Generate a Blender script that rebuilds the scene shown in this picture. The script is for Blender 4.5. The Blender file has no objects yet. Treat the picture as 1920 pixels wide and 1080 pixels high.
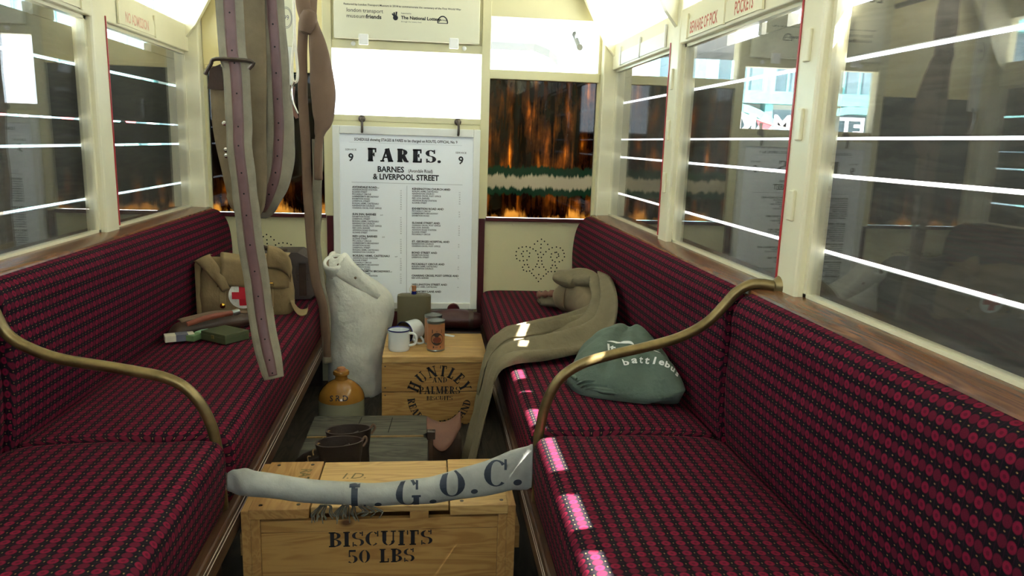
import bpy, bmesh, math, random
from mathutils import Vector, Matrix, noise
from mathutils.bvhtree import BVHTree
random.seed(7)
SC = bpy.context.scene
COL = SC.collection
PI = math.pi

# ------------------------------------------------------------------ camera, sky, sun, exposure
def setup():
    yaw, pitch, roll, f = math.radians(6.5652), math.radians(-11.0165), math.radians(1.8089), 1396.74
    fw = Vector((math.sin(yaw)*math.cos(pitch), math.cos(yaw)*math.cos(pitch), math.sin(pitch)))
    rt = Vector((math.cos(yaw), -math.sin(yaw), 0)); up = rt.cross(fw)
    cr = rt*math.cos(roll) + up*math.sin(roll)
    cu = up*math.cos(roll) - rt*math.sin(roll)
    cd = bpy.data.cameras.new('camera'); cam = bpy.data.objects.new('camera', cd); COL.objects.link(cam)
    cd.sensor_width = 36; cd.lens = f*36/1920; cd.clip_start = 0.02
    m = Matrix((cr, cu, -fw)).transposed().to_4x4(); m.translation = Vector((0.10023, 0, 1.15))
    cam.matrix_world = m
    SC.camera = cam
    w = bpy.data.worlds.new('sky'); SC.world = w; w.use_nodes = True
    b = w.node_tree.nodes['Background']; b.inputs[0].default_value = (0.80, 0.94, 1.04, 1); b.inputs[1].default_value = 3.2
    s = bpy.data.lights.new('sun', 'SUN'); s.energy = 42; s.angle = math.radians(0.5); s.color = (1, 0.95, 0.88)
    so = bpy.data.objects.new('sun', s); COL.objects.link(so); so.location = (4, 1, 7)
    so.rotation_euler = Vector((-1, 0.55, -1.655)).to_track_quat('-Z', 'Y').to_euler()
    v = SC.view_settings; v.view_transform = 'Standard'; v.look = 'None'; v.gamma = 1; v.use_curve_mapping = False
    v.exposure = 1.5
setup()

# ------------------------------------------------------------------ node helpers and materials
class NT:
    def __init__(s, name):
        s.m = bpy.data.materials.new(name); s.m.use_nodes = True
        s.t = s.m.node_tree; s.t.nodes.clear(); s.out = s.n('ShaderNodeOutputMaterial')
    def n(s, typ, **kw):
        x = s.t.nodes.new(typ)
        for k, v in kw.items(): setattr(x, k, v)
        return x
    def l(s, a, b): s.t.links.new(a, b)
    def put(s, sock, v):
        if hasattr(v, 'is_output'): s.l(v, sock)
        else: sock.default_value = v
    def math(s, op, a, b=None, c=None, clamp=False):
        x = s.n('ShaderNodeMath', operation=op, use_clamp=clamp); s.put(x.inputs[0], a)
        if b is not None: s.put(x.inputs[1], b)
        if c is not None: s.put(x.inputs[2], c)
        return x.outputs[0]
    def mix(s, f, a, b):
        x = s.n('ShaderNodeMix', data_type='RGBA'); s.put(x.inputs[0], f)
        s.put(x.inputs[6], a); s.put(x.inputs[7], b); return x.outputs[2]
    def coord(s, scale=(1,1,1), kind='Object'):
        c = s.n('ShaderNodeTexCoord'); m = s.n('ShaderNodeMapping'); m.inputs['Scale'].default_value = scale
        s.l(c.outputs[kind], m.inputs[0]); return m.outputs[0]
    def noise(s, vec, scale, detail=4, rough=.55, dist=0):
        x = s.n('ShaderNodeTexNoise'); s.l(vec, x.inputs['Vector']); x.inputs['Scale'].default_value = scale
        x.inputs['Detail'].default_value = detail; x.inputs['Roughness'].default_value = rough
        x.inputs['Distortion'].default_value = dist; return x.outputs['Fac']
    def ramp(s, f, stops):
        x = s.n('ShaderNodeValToRGB'); s.l(f, x.inputs[0]); e = x.color_ramp.elements
        while len(e) < len(stops): e.new(0.5)
        for i, (p, c) in enumerate(stops): e[i].position = p; e[i].color = c4(c)
        return x.outputs[0]
    def bsdf(s, color, rough=.5, metal=0, bump=None, bs=.2, bd=.002, **kw):
        p = s.n('ShaderNodeBsdfPrincipled'); s.put(p.inputs['Base Color'], c4(color) if isinstance(color, tuple) else color)
        s.put(p.inputs['Roughness'], rough); p.inputs['Metallic'].default_value = metal
        for k, v in kw.items(): p.inputs[k.replace('_', ' ')].default_value = v
        if bump is not None:
            b = s.n('ShaderNodeBump'); b.inputs['Strength'].default_value = bs; b.inputs['Distance'].default_value = bd
            s.l(bump, b.inputs['Height']); s.l(b.outputs[0], p.inputs['Normal'])
        return p.outputs[0]
    def done(s, sh): s.l(sh, s.out.inputs[0]); return s.m
def c4(c): return (c[0], c[1], c[2], 1)
def srgb(r, g, b):
    f = lambda x: (x/255/12.92 if x/255 <= .04045 else ((x/255+.055)/1.055)**2.4)
    return (f(r), f(g), f(b))

def plain(name, col, rough=.5, metal=0, var=.25, scale=12, bump=0, bscale=None, stretch=(1,1,1), bdist=.003, **kw):
    t = NT(name); v = t.coord(stretch); n = t.noise(v, scale)
    a = tuple(x*(1-var) for x in col); b = tuple(min(1, x*(1+var)) for x in col)
    c = t.ramp(n, [(.3, a), (.7, b)])
    bn = t.noise(v, bscale or scale*4) if bump else None
    return t.done(t.bsdf(c, rough, metal, bn, bump, bdist, **kw))

def wood(name, dark, light, axis='x', rough=.55, scale=1.0, knots=False):
    t = NT(name); st = {'x': (1.2, 11, 11), 'y': (11, 1.2, 11), 'z': (11, 11, 1.2)}[axis]
    v = t.coord(tuple(q*scale for q in st))
    n = t.noise(v, 1.6, 3, .5, 1.2)
    rings = t.math('SINE', t.math('MULTIPLY', n, 38)); rings = t.math('MULTIPLY_ADD', rings, .5, .5)
    fine = t.noise(v, 14, 6, .7)
    f = t.math('ADD', t.math('MULTIPLY', rings, .55), t.math('MULTIPLY', fine, .45))
    c = t.ramp(f, [(.15, dark), (.75, light)])
    if knots:
        k = t.n('ShaderNodeTexVoronoi'); kv = t.coord((4.1, 4.3, 7)); t.l(kv, k.inputs['Vector']); k.inputs['Scale'].default_value = 1.0
        kf = t.ramp(k.outputs['Distance'], [(.035, (1, 1, 1)), (.09, (0, 0, 0))])
        c = t.mix(kf, c, c4((.11, .04, .012)))
    return t.done(t.bsdf(c, rough, 0, fine, .15, .002))

def moquette():
    t = NT('moquette'); uv = t.n('ShaderNodeUVMap'); uv.uv_map = 'UVMap'
    sx = t.n('ShaderNodeSeparateXYZ'); t.l(uv.outputs[0], sx.inputs[0])
    u = t.math('FRACT', sx.outputs[0]); v = t.math('FRACT', sx.outputs[1])
    def ell(cx, cy, rx, ry, src_u=u, src_v=v):
        a = t.math('DIVIDE', t.math('SUBTRACT', src_u, cx), rx); b = t.math('DIVIDE', t.math('SUBTRACT', src_v, cy), ry)
        return t.math('SQRT', t.math('ADD', t.math('MULTIPLY', a, a), t.math('MULTIPLY', b, b)))
    def inside(d, r, soft): return t.math('MULTIPLY_ADD', t.math('SUBTRACT', r, d), 1/(2*soft), .5, clamp=True)
    ring = ell(.25, .5, .235, .31); blob = ell(.75, .5, .235, .33)
    u2 = t.math('FRACT', t.math('MULTIPLY', sx.outputs[0], 2)); v2 = t.math('FRACT', t.math('ADD', sx.outputs[1], .5))
    dot = ell(.5, .5, .11, .045, u2, v2); vline = t.math('ABSOLUTE', t.math('SUBTRACT', u2, 0.02))
    nz = t.noise(t.coord((1, 1, 1)), 900, 2); big = t.noise(t.coord((1, 1, 1)), 5, 2)
    black = c4(srgb(20, 18, 24)); red = c4(srgb(122, 21, 50)); dark = c4(srgb(90, 18, 40)); tan = c4(srgb(134, 108, 72))
    c = t.mix(inside(vline, .07, .05), black, c4(srgb(46, 18, 32)))
    c = t.mix(inside(blob, 1.0, .12), c, dark)
    c = t.mix(inside(ring, 1.0, .12), c, red)
    c = t.mix(inside(ring, .38, .12), c, dark)
    c = t.mix(inside(dot, 1.0, .3), c, tan)
    sc = t.math('MULTIPLY_ADD', nz, .8, .55)
    mm = t.n('ShaderNodeMix', data_type='RGBA', blend_type='MULTIPLY'); mm.inputs[0].default_value = 1
    t.l(c, mm.inputs[6]); t.l(sc, mm.inputs[7])
    p = t.bsdf(mm.outputs[2], .95, 0, nz, .3, .001, Specular_IOR_Level=.16)
    return t.done(p)

def glass(name, tint=(1, 1, 1), dust=.05, refl=1.0, dustcol=(.55, .55, .48)):
    t = NT(name); g = t.n('ShaderNodeNewGeometry'); d = t.n('ShaderNodeVectorMath', operation='DOT_PRODUCT')
    t.l(g.outputs['Incoming'], d.inputs[0]); t.l(g.outputs['Normal'], d.inputs[1])
    k = t.math('SUBTRACT', 1, t.math('ABSOLUTE', d.outputs['Value']), clamp=True)
    F = t.math('MULTIPLY', t.math('MULTIPLY_ADD', t.math('POWER', k, 5), .96, .045), refl, clamp=True)
    tr = t.n('ShaderNodeBsdfTransparent'); tr.inputs[0].default_value = c4(tint)
    gl = t.n('ShaderNodeBsdfGlossy'); gl.inputs['Roughness'].default_value = .0
    df = t.n('ShaderNodeBsdfDiffuse'); df.inputs[0].default_value = c4(dustcol)
    nz = t.noise(t.coord((1, 1, 1)), 6, 5, .6)
    m0 = t.n('ShaderNodeMixShader'); t.l(t.math('MULTIPLY', nz, dust*2), m0.inputs[0]); t.l(tr.outputs[0], m0.inputs[1]); t.l(df.outputs[0], m0.inputs[2])
    m1 = t.n('ShaderNodeMixShader'); t.l(F, m1.inputs[0]); t.l(m0.outputs[0], m1.inputs[1]); t.l(gl.outputs[0], m1.inputs[2])
    return t.done(m1.outputs[0])

def amber(name, band):
    # brown varnish brushed and dripped over the glass, thin in streaks, thinner still along the foot
    t = NT(name); c = t.n('ShaderNodeTexCoord'); s = t.n('ShaderNodeSeparateXYZ'); t.l(c.outputs['Object'], s.inputs[0])
    z = t.math('SUBTRACT', s.outputs[2], .80)
    v = t.coord((26, 1, 2.2)); n = t.noise(v, 1.3, 6, .62, .5); n2 = t.noise(t.coord((9, 1, 5)), 1.5, 4, .6)
    n3 = t.noise(t.coord((60, 1, 9)), 1.0, 4, .6)
    f = t.math('ADD', t.math('MULTIPLY', n, .62), t.math('MULTIPLY', n2, .38))
    col = t.ramp(f, [(.34, (.004, .002, .001)), (.46, (.020, .008, .002)), (.54, (.075, .034, .008)), (.61, (.20, .092, .018)), (.70, (.50, .26, .065))])
    foot = t.math('MULTIPLY_ADD', n2, .22, t.math('MULTIPLY_ADD', n3, .12, -.135))
    ff = t.math('MULTIPLY', t.math('SUBTRACT', foot, z), 28, clamp=True)
    col = t.mix(ff, col, c4((.36, .22, .08)))
    tr = t.n('ShaderNodeBsdfTransparent')
    if not band: col = t.mix(t.math('MULTIPLY', t.math('SUBTRACT', z, .10), 9, clamp=True), col, c4((.010, .006, .003)))
    # the varnish passes light, but blurs it
    tl = t.n('ShaderNodeBsdfTranslucent'); t.l(col, tl.inputs[0]); t.l(col, tr.inputs[0])
    m0 = t.n('ShaderNodeMixShader'); m0.inputs[0].default_value = .75; t.l(tr.outputs[0], m0.inputs[1]); t.l(tl.outputs[0], m0.inputs[2])
    sh = m0.outputs[0]
    if band:
        w = t.math('MULTIPLY_ADD', t.noise(t.coord((70, 1, 8)), 1, 4), .07, -.035)
        zb = t.math('ADD', z, w)
        gm = t.math('MULTIPLY', t.math('MULTIPLY', t.math('SUBTRACT', zb, .105), 120, clamp=True), t.math('MULTIPLY', t.math('SUBTRACT', .243, zb), 120, clamp=True))
        bm_ = t.math('MULTIPLY', t.math('MULTIPLY', t.math('SUBTRACT', zb, .135), 80, clamp=True), t.math('MULTIPLY', t.math('SUBTRACT', .205, zb), 80, clamp=True))
        pc = t.mix(bm_, c4(srgb(25, 58, 40)), c4(srgb(190, 178, 150)))
        df = t.n('ShaderNodeBsdfDiffuse'); t.l(pc, df.inputs[0])
        m2 = t.n('ShaderNodeMixShader'); t.l(gm, m2.inputs[0]); t.l(sh, m2.inputs[1]); t.l(df.outputs[0], m2.inputs[2]); sh = m2.outputs[0]
    gl = t.n('ShaderNodeBsdfGlossy'); gl.inputs['Roughness'].default_value = .03
    m1 = t.n('ShaderNodeMixShader'); m1.inputs[0].default_value = .04; t.l(sh, m1.inputs[1]); t.l(gl.outputs[0], m1.inputs[2])
    return t.done(m1.outputs[0])

M = dict(
 ceil=plain('ceiling_paint', srgb(240, 240, 226), .5, var=.04, scale=3),
 cream=plain('cream_paint', srgb(236, 230, 194), .32, var=.05, scale=5, bump=.12, bscale=60),
 panel=plain('cream_panel_paint', srgb(214, 208, 164), .4, var=.04, scale=3, bump=.05),
 yellow=plain('yellow_cream_paint', srgb(232, 218, 158), .4, var=.04, scale=3),
 white=plain('white_paint', srgb(240, 240, 232), .35, var=.04, scale=6, bump=.08),
 maroon=plain('maroon_paint', srgb(74, 22, 26), .3, var=.2, scale=8),
 redline=plain('red_line_paint', srgb(176, 30, 36), .4, var=.1),
 varnish=wood('varnished_mahogany', srgb(92, 56, 34), srgb(128, 82, 50), 'y', .25),
 rail=wood('brown_varnished_oak', srgb(58, 36, 22), srgb(84, 54, 32), 'y', .5),
 pine=wood('new_pine', srgb(160, 116, 62), srgb(184, 144, 84), 'x', .5, knots=True),
 pinetop=wood('new_pine_top', srgb(182, 144, 86), srgb(204, 168, 106), 'x', .5),
 pineside=wood('new_pine_batten', srgb(164, 120, 66), srgb(184, 144, 86), 'y', .5),
 grey=wood('weathered_grey_board', srgb(68, 68, 60), srgb(100, 98, 86), 'x', .75),
 worn=plain('worn_board_edge', srgb(150, 122, 76), .6, var=.2, scale=30),
 plank=wood('rough_grey_plank', srgb(50, 52, 46), srgb(68, 69, 61), 'y', .9),
 floor=wood('dark_floor_slats', srgb(38, 32, 26), srgb(62, 54, 44), 'y', .7),
 dark=plain('dark_stained_board', srgb(40, 26, 20), .6, var=.2),
 moq=moquette(),
 brass=plain('dull_brass', srgb(128, 112, 74), .38, .75, var=.25, scale=25, bump=.05),
 bright_brass=plain('bright_brass', srgb(230, 180, 70), .15, 1.0, var=.1),
 steel=plain('dark_steel', srgb(96, 88, 80), .4, 1.0, var=.2, scale=30),
 chrome=plain('nickel', srgb(200, 200, 196), .15, 1.0, var=.05),
 pinstripe=plain('white_pinstripe', srgb(214, 204, 190), .5, var=.1),
 kit=plain('white_canvas', srgb(222, 223, 212), .85, var=.12, scale=9, bump=.55, bscale=20, bdist=.016),
 strapcanvas=plain('grey_white_canvas', srgb(160, 163, 156), .55, var=.2, scale=14, bump=.35, bscale=40, bdist=.006),
 khaki=plain('khaki_cloth', srgb(120, 111, 86), .9, var=.16, scale=9, bump=.5, bscale=26, bdist=.014),
 haver=plain('tan_canvas', srgb(140, 120, 84), .9, var=.14, scale=14, bump=.4, bscale=34, bdist=.008),
 web=plain('khaki_webbing', srgb(136, 130, 110), .85, var=.18, scale=18, bump=.35, bscale=380),
 webback=plain('brown_webbing', srgb(122, 108, 82), .9, var=.15, scale=16, bump=.3, bscale=380),
 purple=plain('plum_leather', srgb(106, 78, 78), .42, var=.16, scale=20, bump=.15, bscale=150),
 browncloth=plain('brown_cloth', srgb(112, 90, 72), .9, var=.12, scale=9, bump=.3, bscale=420),
 leather=plain('dark_brown_leather', srgb(62, 44, 32), .5, var=.25, scale=14, bump=.25, bscale=120),
 tanleather=plain('pinkish_tan_leather', srgb(112, 74, 58), .6, var=.18, scale=14, bump=.2, bscale=120),
 boot=plain('boot_leather', srgb(54, 42, 34), .5, var=.3, scale=18, bump=.25, bscale=130),
 charcoal=plain('dark_grey_brown_leather', srgb(78, 70, 66), .55, var=.18, scale=12, bump=.2, bscale=120),
 holdall=plain('oxblood_leather', srgb(64, 26, 24), .35, var=.25, scale=9, bump=.1),
 hood=plain('dark_green_jersey', srgb(90, 106, 94), .95, var=.1, scale=10, bump=.5, bscale=24, bdist=.014),
 olive=plain('olive_paint', srgb(92, 86, 60), .6, var=.12, scale=12, bump=.1),
 tin_green=plain('dark_green_enamel', srgb(70, 78, 52), .45, var=.15, scale=14),
 enamel=plain('white_enamel', srgb(224, 232, 234), .12, var=.03),
 blue=plain('blue_enamel', srgb(26, 32, 110), .15, var=.05),
 rust=plain('brown_stained_enamel', srgb(110, 88, 62), .35, var=.2, scale=20),
 can=plain('copper_brown_label', srgb(178, 122, 84), .45, var=.15, scale=22),
 canpic=plain('dark_label_print', srgb(58, 46, 42), .5, var=.2),
 canred=plain('red_brown_label_print', srgb(128, 64, 44), .5, var=.15),
 lid=plain('dull_tinplate', srgb(150, 156, 150), .3, .8, var=.1),
 amberglaze=plain('amber_glaze', srgb(158, 112, 50), .14, var=.16, scale=7),
 stone=plain('grey_stoneware', srgb(150, 148, 122), .25, var=.08, scale=14),
 cork=plain('cork', srgb(176, 120, 80), .9, var=.25, scale=60),
 paper=plain('printed_card', srgb(244, 250, 255), .6, var=.015, scale=4),
 frame=plain('white_board_frame', srgb(228, 230, 222), .4, var=.03, scale=5),
 poster=plain('poster_card', srgb(224, 222, 192), .5, var=.02, scale=4),
 ink=plain('black_ink', srgb(26, 27, 34), .7, var=.1),
 greyink=plain('grey_ink', srgb(96, 98, 110), .7, var=.1),
 faint=plain('faded_green_stencil', srgb(120, 106, 66), .8, var=.2, scale=40),
 redink=plain('red_lettering', srgb(196, 98, 70), .6, var=.2, scale=60),
 faintred=plain('faded_red_lettering', srgb(226, 178, 148), .6, var=.2, scale=60),
 strapink=plain('blue_black_lettering', srgb(44, 54, 66), .6, var=.12),
 whiteink=plain('white_print', srgb(226, 230, 226), .7, var=.05),
 crossred=plain('red_cross_print', srgb(196, 30, 48), .8, var=.06),
 hole=plain('black_hole', (.004, .004, .004), .9, var=.1),
 glass=glass('window_glass', dust=.035, refl=1.7),
 clear=glass('clear_glass', dust=.01),
 amberL=amber('smoked_varnish', False), amberR=amber('smoked_varnish_green_band', True),
 cord=plain('white_cord', srgb(222, 216, 196), .8, var=.08, scale=60),
 creambox=plain('cream_card', srgb(206, 200, 176), .7, var=.1, scale=40),
 greenbox=plain('green_card', srgb(98, 128, 84), .7, var=.1, scale=40),
 mintbox=plain('pale_green_card', srgb(150, 190, 166), .7, var=.06, scale=40),
 tassel=plain('frayed_grey_cord', srgb(118, 116, 102), .95, var=.25, scale=60),
 street=plain('pale_paving', srgb(156, 157, 153), .9, var=.12, scale=2),
 teal=plain('teal_ironwork', srgb(120, 178, 176), .5, var=.1, scale=1),
 facglass=plain('grey_shopfront_glass', srgb(110, 132, 140), .2, var=.2, scale=.6),
 stonework=plain('pale_stonework', srgb(216, 210, 198), .8, var=.08, scale=1),
 flagred=plain('red_bunting', srgb(214, 92, 100), .8, var=.1), flagwhite=plain('white_bunting', srgb(236, 236, 236), .8, var=.04),
 flagblue=plain('pale_blue_bunting', srgb(150, 176, 204), .8, var=.06),
 canopy=plain('grey_canopy_paint', srgb(62, 70, 74), .5, var=.1),
)

# ------------------------------------------------------------------ geometry helpers
def wm(o):
    m = o.matrix_basis.copy()
    while o.parent: o = o.parent; m = o.matrix_basis @ m
    return m
def link(name, bm, mat, parent=None, smooth=False, loc=None):
    """one mesh object; vertices come in world coordinates"""
    if isinstance(mat, str): mat = [mat]
    me = bpy.data.meshes.new(name)
    if parent is not None: bm.transform(wm(parent).inverted())
    elif loc is not None: bm.transform(Matrix.Translation(-Vector(loc)))
    bmesh.ops.recalc_face_normals(bm, faces=bm.faces)
    bm.to_mesh(me); bm.free()
    for k in mat: me.materials.append(M[k])
    if smooth:
        for p in me.polygons: p.use_smooth = True
        if smooth != 2:
            try: me.set_sharp_from_angle(angle=math.radians(40))
            except Exception: pass
    o = bpy.data.objects.new(name, me); COL.objects.link(o)
    if parent is not None: o.parent = parent
    elif loc is not None: o.location = loc
    return o
def tag(o, label, cat, group=None):
    o['label'] = label; o['category'] = cat
    if group: o['group'] = group
    return o
def thing(name, label, cat, loc=(0, 0, 0), rz=0, group=None):
    o = bpy.data.objects.new(name, None); COL.objects.link(o); o.location = loc; o.rotation_euler = (0, 0, rz)
    o.empty_display_size = .05
    return tag(o, label, cat, group)
def struct(name, bm, mat, parent=None, smooth=False):
    o = link(name, bm, mat, parent, smooth)
    if parent is None: o['kind'] = 'structure'
    return o
def B(): return bmesh.new()
def box(bm, x0, x1, y0, y1, z0, z1, bev=0, mi=0, m=None):
    r = bmesh.ops.create_cube(bm, size=1); vs = r['verts']
    for v in vs: v.co = Vector(((x0+x1)/2+v.co.x*(x1-x0), (y0+y1)/2+v.co.y*(y1-y0), (z0+z1)/2+v.co.z*(z1-z0)))
    fs = {f for v in vs for f in v.link_faces}
    if bev:
        es = {e for v in vs for e in v.link_edges}
        g = bmesh.ops.bevel(bm, geom=list(es), offset=bev, segments=2, affect='EDGES', profile=.5)
        fs = set(g['faces']) | {f for f in fs if f.is_valid}
        vs = {v for f in fs for v in f.verts}
    for f in fs: f.material_index = mi
    if m is not None:
        for v in set(vs): v.co = m @ v.co
    return bm
def rings_loft(bm, rings, closed=True, caps=True, mi=0):
    vr = [[bm.verts.new(p) for p in r] for r in rings]
    n = len(vr[0]); fs = []
    for a, b in zip(vr, vr[1:]):
        for i in range(n if closed else n-1):
            j = (i+1) % n
            try: f = bm.faces.new((a[i], a[j], b[j], b[i])); f.material_index = mi; fs.append(f)
            except ValueError: pass
    if caps and closed:
        for r in (vr[0], vr[-1]):
            try: f = bm.faces.new(r); f.material_index = mi
            except ValueError: pass
    return vr
def smoothpath(pts, n=8):
    """Catmull-Rom through the points"""
    P = [Vector(p) for p in pts]; P = [2*P[0]-P[1]] + P + [2*P[-1]-P[-2]]; out = []
    for i in range(1, len(P)-2):
        a, b, c, d = P[i-1:i+3]
        for k in range(n):
            t = k/n
            out.append(.5*((2*b)+(c-a)*t+(2*a-5*b+4*c-d)*t*t+(3*b-a-3*c+d)*t**3))
    out.append(P[-2]); return out
def tube(bm, pts, r, n=10, sm=0, mi=0, caps=True):
    P = smoothpath(pts, sm) if sm else [Vector(p) for p in pts]
    T = [(P[min(i+1, len(P)-1)]-P[max(i-1, 0)]).normalized() for i in range(len(P))]
    ref = Vector((0, 0, 1)) if abs(T[0].z) < .9 else Vector((1, 0, 0))
    nrm = (ref - T[0]*ref.dot(T[0])).normalized(); rings = []
    for i, p in enumerate(P):
        nrm = (nrm - T[i]*nrm.dot(T[i])).normalized(); bn = T[i].cross(nrm)
        rr = r(i/(len(P)-1)) if callable(r) else r
        rings.append([p + nrm*(rr*math.cos(2*PI*k/n)) + bn*(rr*math.sin(2*PI*k/n)) for k in range(n)])
    rings_loft(bm, rings, caps=caps, mi=mi); return bm
def lathe(bm, prof, c=(0, 0, 0), n=40, axis=None, caps=True, mi=0):
    """prof: (radius, height) pairs"""
    c = Vector(c); R = Matrix.Identity(3) if axis is None else Vector((0, 0, 1)).rotation_difference(Vector(axis)).to_matrix()
    rings = [[c + R @ Vector((max(r, 1e-4)*math.cos(2*PI*k/n), max(r, 1e-4)*math.sin(2*PI*k/n), h)) for k in range(n)] for r, h in prof]
    rings_loft(bm, rings, caps=caps, mi=mi); return bm
def quad(bm, a, b, c, d, mi=0):
    f = bm.faces.new([bm.verts.new(p) for p in (a, b, c, d)]); f.material_index = mi
def prism(bm, poly, ax, d0, d1, mi=0):
    """poly of 2-D points swept along the axis ax ('x','y','z') from d0 to d1"""
    def P(p, d): return {'x': (d, p[0], p[1]), 'y': (p[0], d, p[1]), 'z': (p[0], p[1], d)}[ax]
    rings_loft(bm, [[Vector(P(p, d)) for p in poly] for d in (d0, d1)], mi=mi); return bm
def disc(bm, c, r, nrm, n=12, t=.0006, mi=0):
    lathe(bm, [(r, 0), (r, t)], c, n, nrm, mi=mi)
def ribbon(bm, C, W, Nn, th, mi=0, bow=0.0, k=6, wob=0):
    """flat band: centres C, half-width vectors W, face normals Nn"""
    rings = []
    for i, (c, w, n) in enumerate(zip(C, W, Nn)):
        up = []; dn = []
        for j in range(k+1):
            s = -1+2*j/k; q = bow*(1-s*s) + wob*math.sin(i*.55+s*2.2)*s
            up.append(c+w*s+n*(q+th/2)); dn.append(c+w*s+n*(q-th/2))
        rings.append(up+dn[::-1])
    rings_loft(bm, rings, mi=mi); return bm

# ------------------------------------------------------------------ lettering
_tc = {}
def text2d(s, size=1, sx=1, bold=0, align='C'):
    key = (s, bold)
    if key not in _tc:
        cu = bpy.data.curves.new('t', 'FONT'); cu.body = s; cu.offset = bold; cu.resolution_u = 2; cu.fill_mode = 'FRONT'
        o = bpy.data.objects.new('t', cu); COL.objects.link(o)
        dg = bpy.context.evaluated_depsgraph_get(); me = bpy.data.meshes.new_from_object(o.evaluated_get(dg))
        _tc[key] = ([v.co.to_2d() for v in me.vertices], [list(p.vertices) for p in me.polygons])
        bpy.data.objects.remove(o); bpy.data.curves.remove(cu); bpy.data.meshes.remove(me)
    V, F = _tc[key]
    if not V: return [], []
    x0 = min(v.x for v in V); x1 = max(v.x for v in V)
    off = {'C': (x0+x1)/2, 'L': x0, 'R': x1}[align]
    # capital height of the built-in face is about 0.73 of its size
    return [Vector(((v.x-off)*size/.73*sx, v.y*size/.73)) for v in V], F
def lay(bm, VF, o, ex, ey, mi=0):
    V, F = VF; o = Vector(o); ex = Vector(ex); ey = Vector(ey)
    vs = [bm.verts.new(o+ex*v.x+ey*v.y) for v in V]
    for f in F:
        try: q = bm.faces.new([vs[i] for i in f]); q.material_index = mi
        except ValueError: pass
TH, TN = .24, .085
def G(ch):
    """heavy slab-serif / stencil capitals as strokes: ('l',x0,y0,x1,y1,w) and ('a',cx,cy,rx,ry,a0,a1,wmin,wmax)"""
    S = lambda x, y, w=.4: ('l', x-w/2, y, x+w/2, y, .085)
    st = lambda x, w=TH: [('l', x, 0, x, 1, w), S(x, .04), S(x, .96)]
    th = lambda x: [('l', x, 0, x, 1, TN), S(x, .04, .3), S(x, .96, .3)]
    d = {
     'I': (st(.2), .4), 'L': (st(.2)+[('l', 0, .045, .62, .045, .09), ('l', .58, 0, .58, .3, .08)], .64),
     'F': (st(.2)+[('l', 0, .955, .62, .955, .09), ('l', .58, .68, .58, 1, .08), ('l', .2, .52, .45, .52, .08), ('l', .45, .38, .45, .66, .07)], .64),
     'E': (st(.2)+[('l', 0, .955, .64, .955, .09), ('l', .6, .7, .6, 1, .08), ('l', .2, .52, .45, .52, .08), ('l', .45, .38, .45, .66, .07), ('l', 0, .045, .66, .045, .09), ('l', .62, 0, .62, .3, .08)], .68),
     'T': (st(.36)+[('l', 0, .955, .72, .955, .09), ('l', .04, .7, .04, 1, .08), ('l', .68, .7, .68, 1, .08)], .72),
     'H': (st(.2)+st(.72)+[('l', .2, .5, .72, .5, .09)], .92),
     'N': (th(.14)+th(.78)+[('l', .16, .98, .76, .02, TH)], .92),
     'M': (th(.14)+st(.98)+[('l', .16, .98, .55, .05, TH*.9), ('l', .55, .05, .96, .98, TN)], 1.18),
     'A': ([('l', .12, 0, .44, 1, TN), ('l', .74, 0, .46, 1, TH), ('l', .2, .33, .66, .33, .08), S(.12, .04, .3), S(.74, .04, .38)], .92),
     'Y': ([('l', .12, 1, .45, .42, TH), ('l', .76, 1, .46, .42, TN), ('l', .44, 0, .44, .45, TH), S(.44, .04), S(.14, .96, .34), S(.76, .96, .28)], .9),
     'B': (st(.2)+[('a', .3, .75, .3, .21, -90, 90, .08, .21), ('a', .3, .27, .34, .23, -90, 90, .08, .22), ('l', .2, .5, .3, .5, .08), ('l', .2, .955, .3, .955, .085), ('l', .2, .045, .3, .045, .085)], .74),
     'P': (st(.2)+[('a', .3, .72, .32, .24, -90, 90, .08, .22), ('l', .2, .48, .3, .48, .08), ('l', .2, .955, .3, .955, .085)], .7),
     'R': (st(.2)+[('a', .3, .74, .3, .22, -90, 90, .08, .22), ('l', .2, .52, .3, .52, .08), ('l', .2, .955, .3, .955, .085), ('l', .42, .52, .64, .06, .2), ('l', .6, .045, .84, .045, .09)], .84),
     'D': (st(.2)+[('a', .3, .5, .4, .455, -90, 90, .085, .22), ('l', .2, .955, .3, .955, .085), ('l', .2, .045, .3, .045, .085)], .82),
     'S': ([('a', .35, .73, .25, .22, 35, 270, .085, .2), ('a', .35, .27, .27, .23, 90, -145, .085, .2), ('l', .62, .7, .62, 1, .075), ('l', .07, 0, .07, .3, .075)], .7),
     'C': ([('a', .42, .5, .32, .45, 45, 315, .08, .24), ('l', .72, .64, .72, 1, .085)], .8),
     'G': ([('a', .42, .5, .32, .45, 45, 315, .08, .24), ('l', .72, .66, .72, 1, .085), ('l', .7, .02, .7, .42, .2), ('l', .54, .42, .86, .42, .085)], .88),
     'O': ([('a', .42, .5, .32, .45, 0, 360, .08, .24)], .84), '0': ([('a', .36, .5, .26, .45, 0, 360, .08, .21)], .72),
     'U': ([('l', .2, .32, .2, 1, TH), S(.2, .96), ('a', .46, .33, .27, .29, 180, 360, .09, .2), ('l', .74, .3, .74, 1, TN), S(.74, .96, .3)], .92),
     '5': ([('l', .12, .92, .56, .92, .15), ('l', .14, .5, .14, .95, .075), ('a', .3, .31, .27, .26, 135, -140, .08, .22)], .66),
     '.': ([('a', .12, .1, .07, .07, 0, 360, .14, .14)], .26), ' ': ([], .4)}
    return d[ch]
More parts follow.
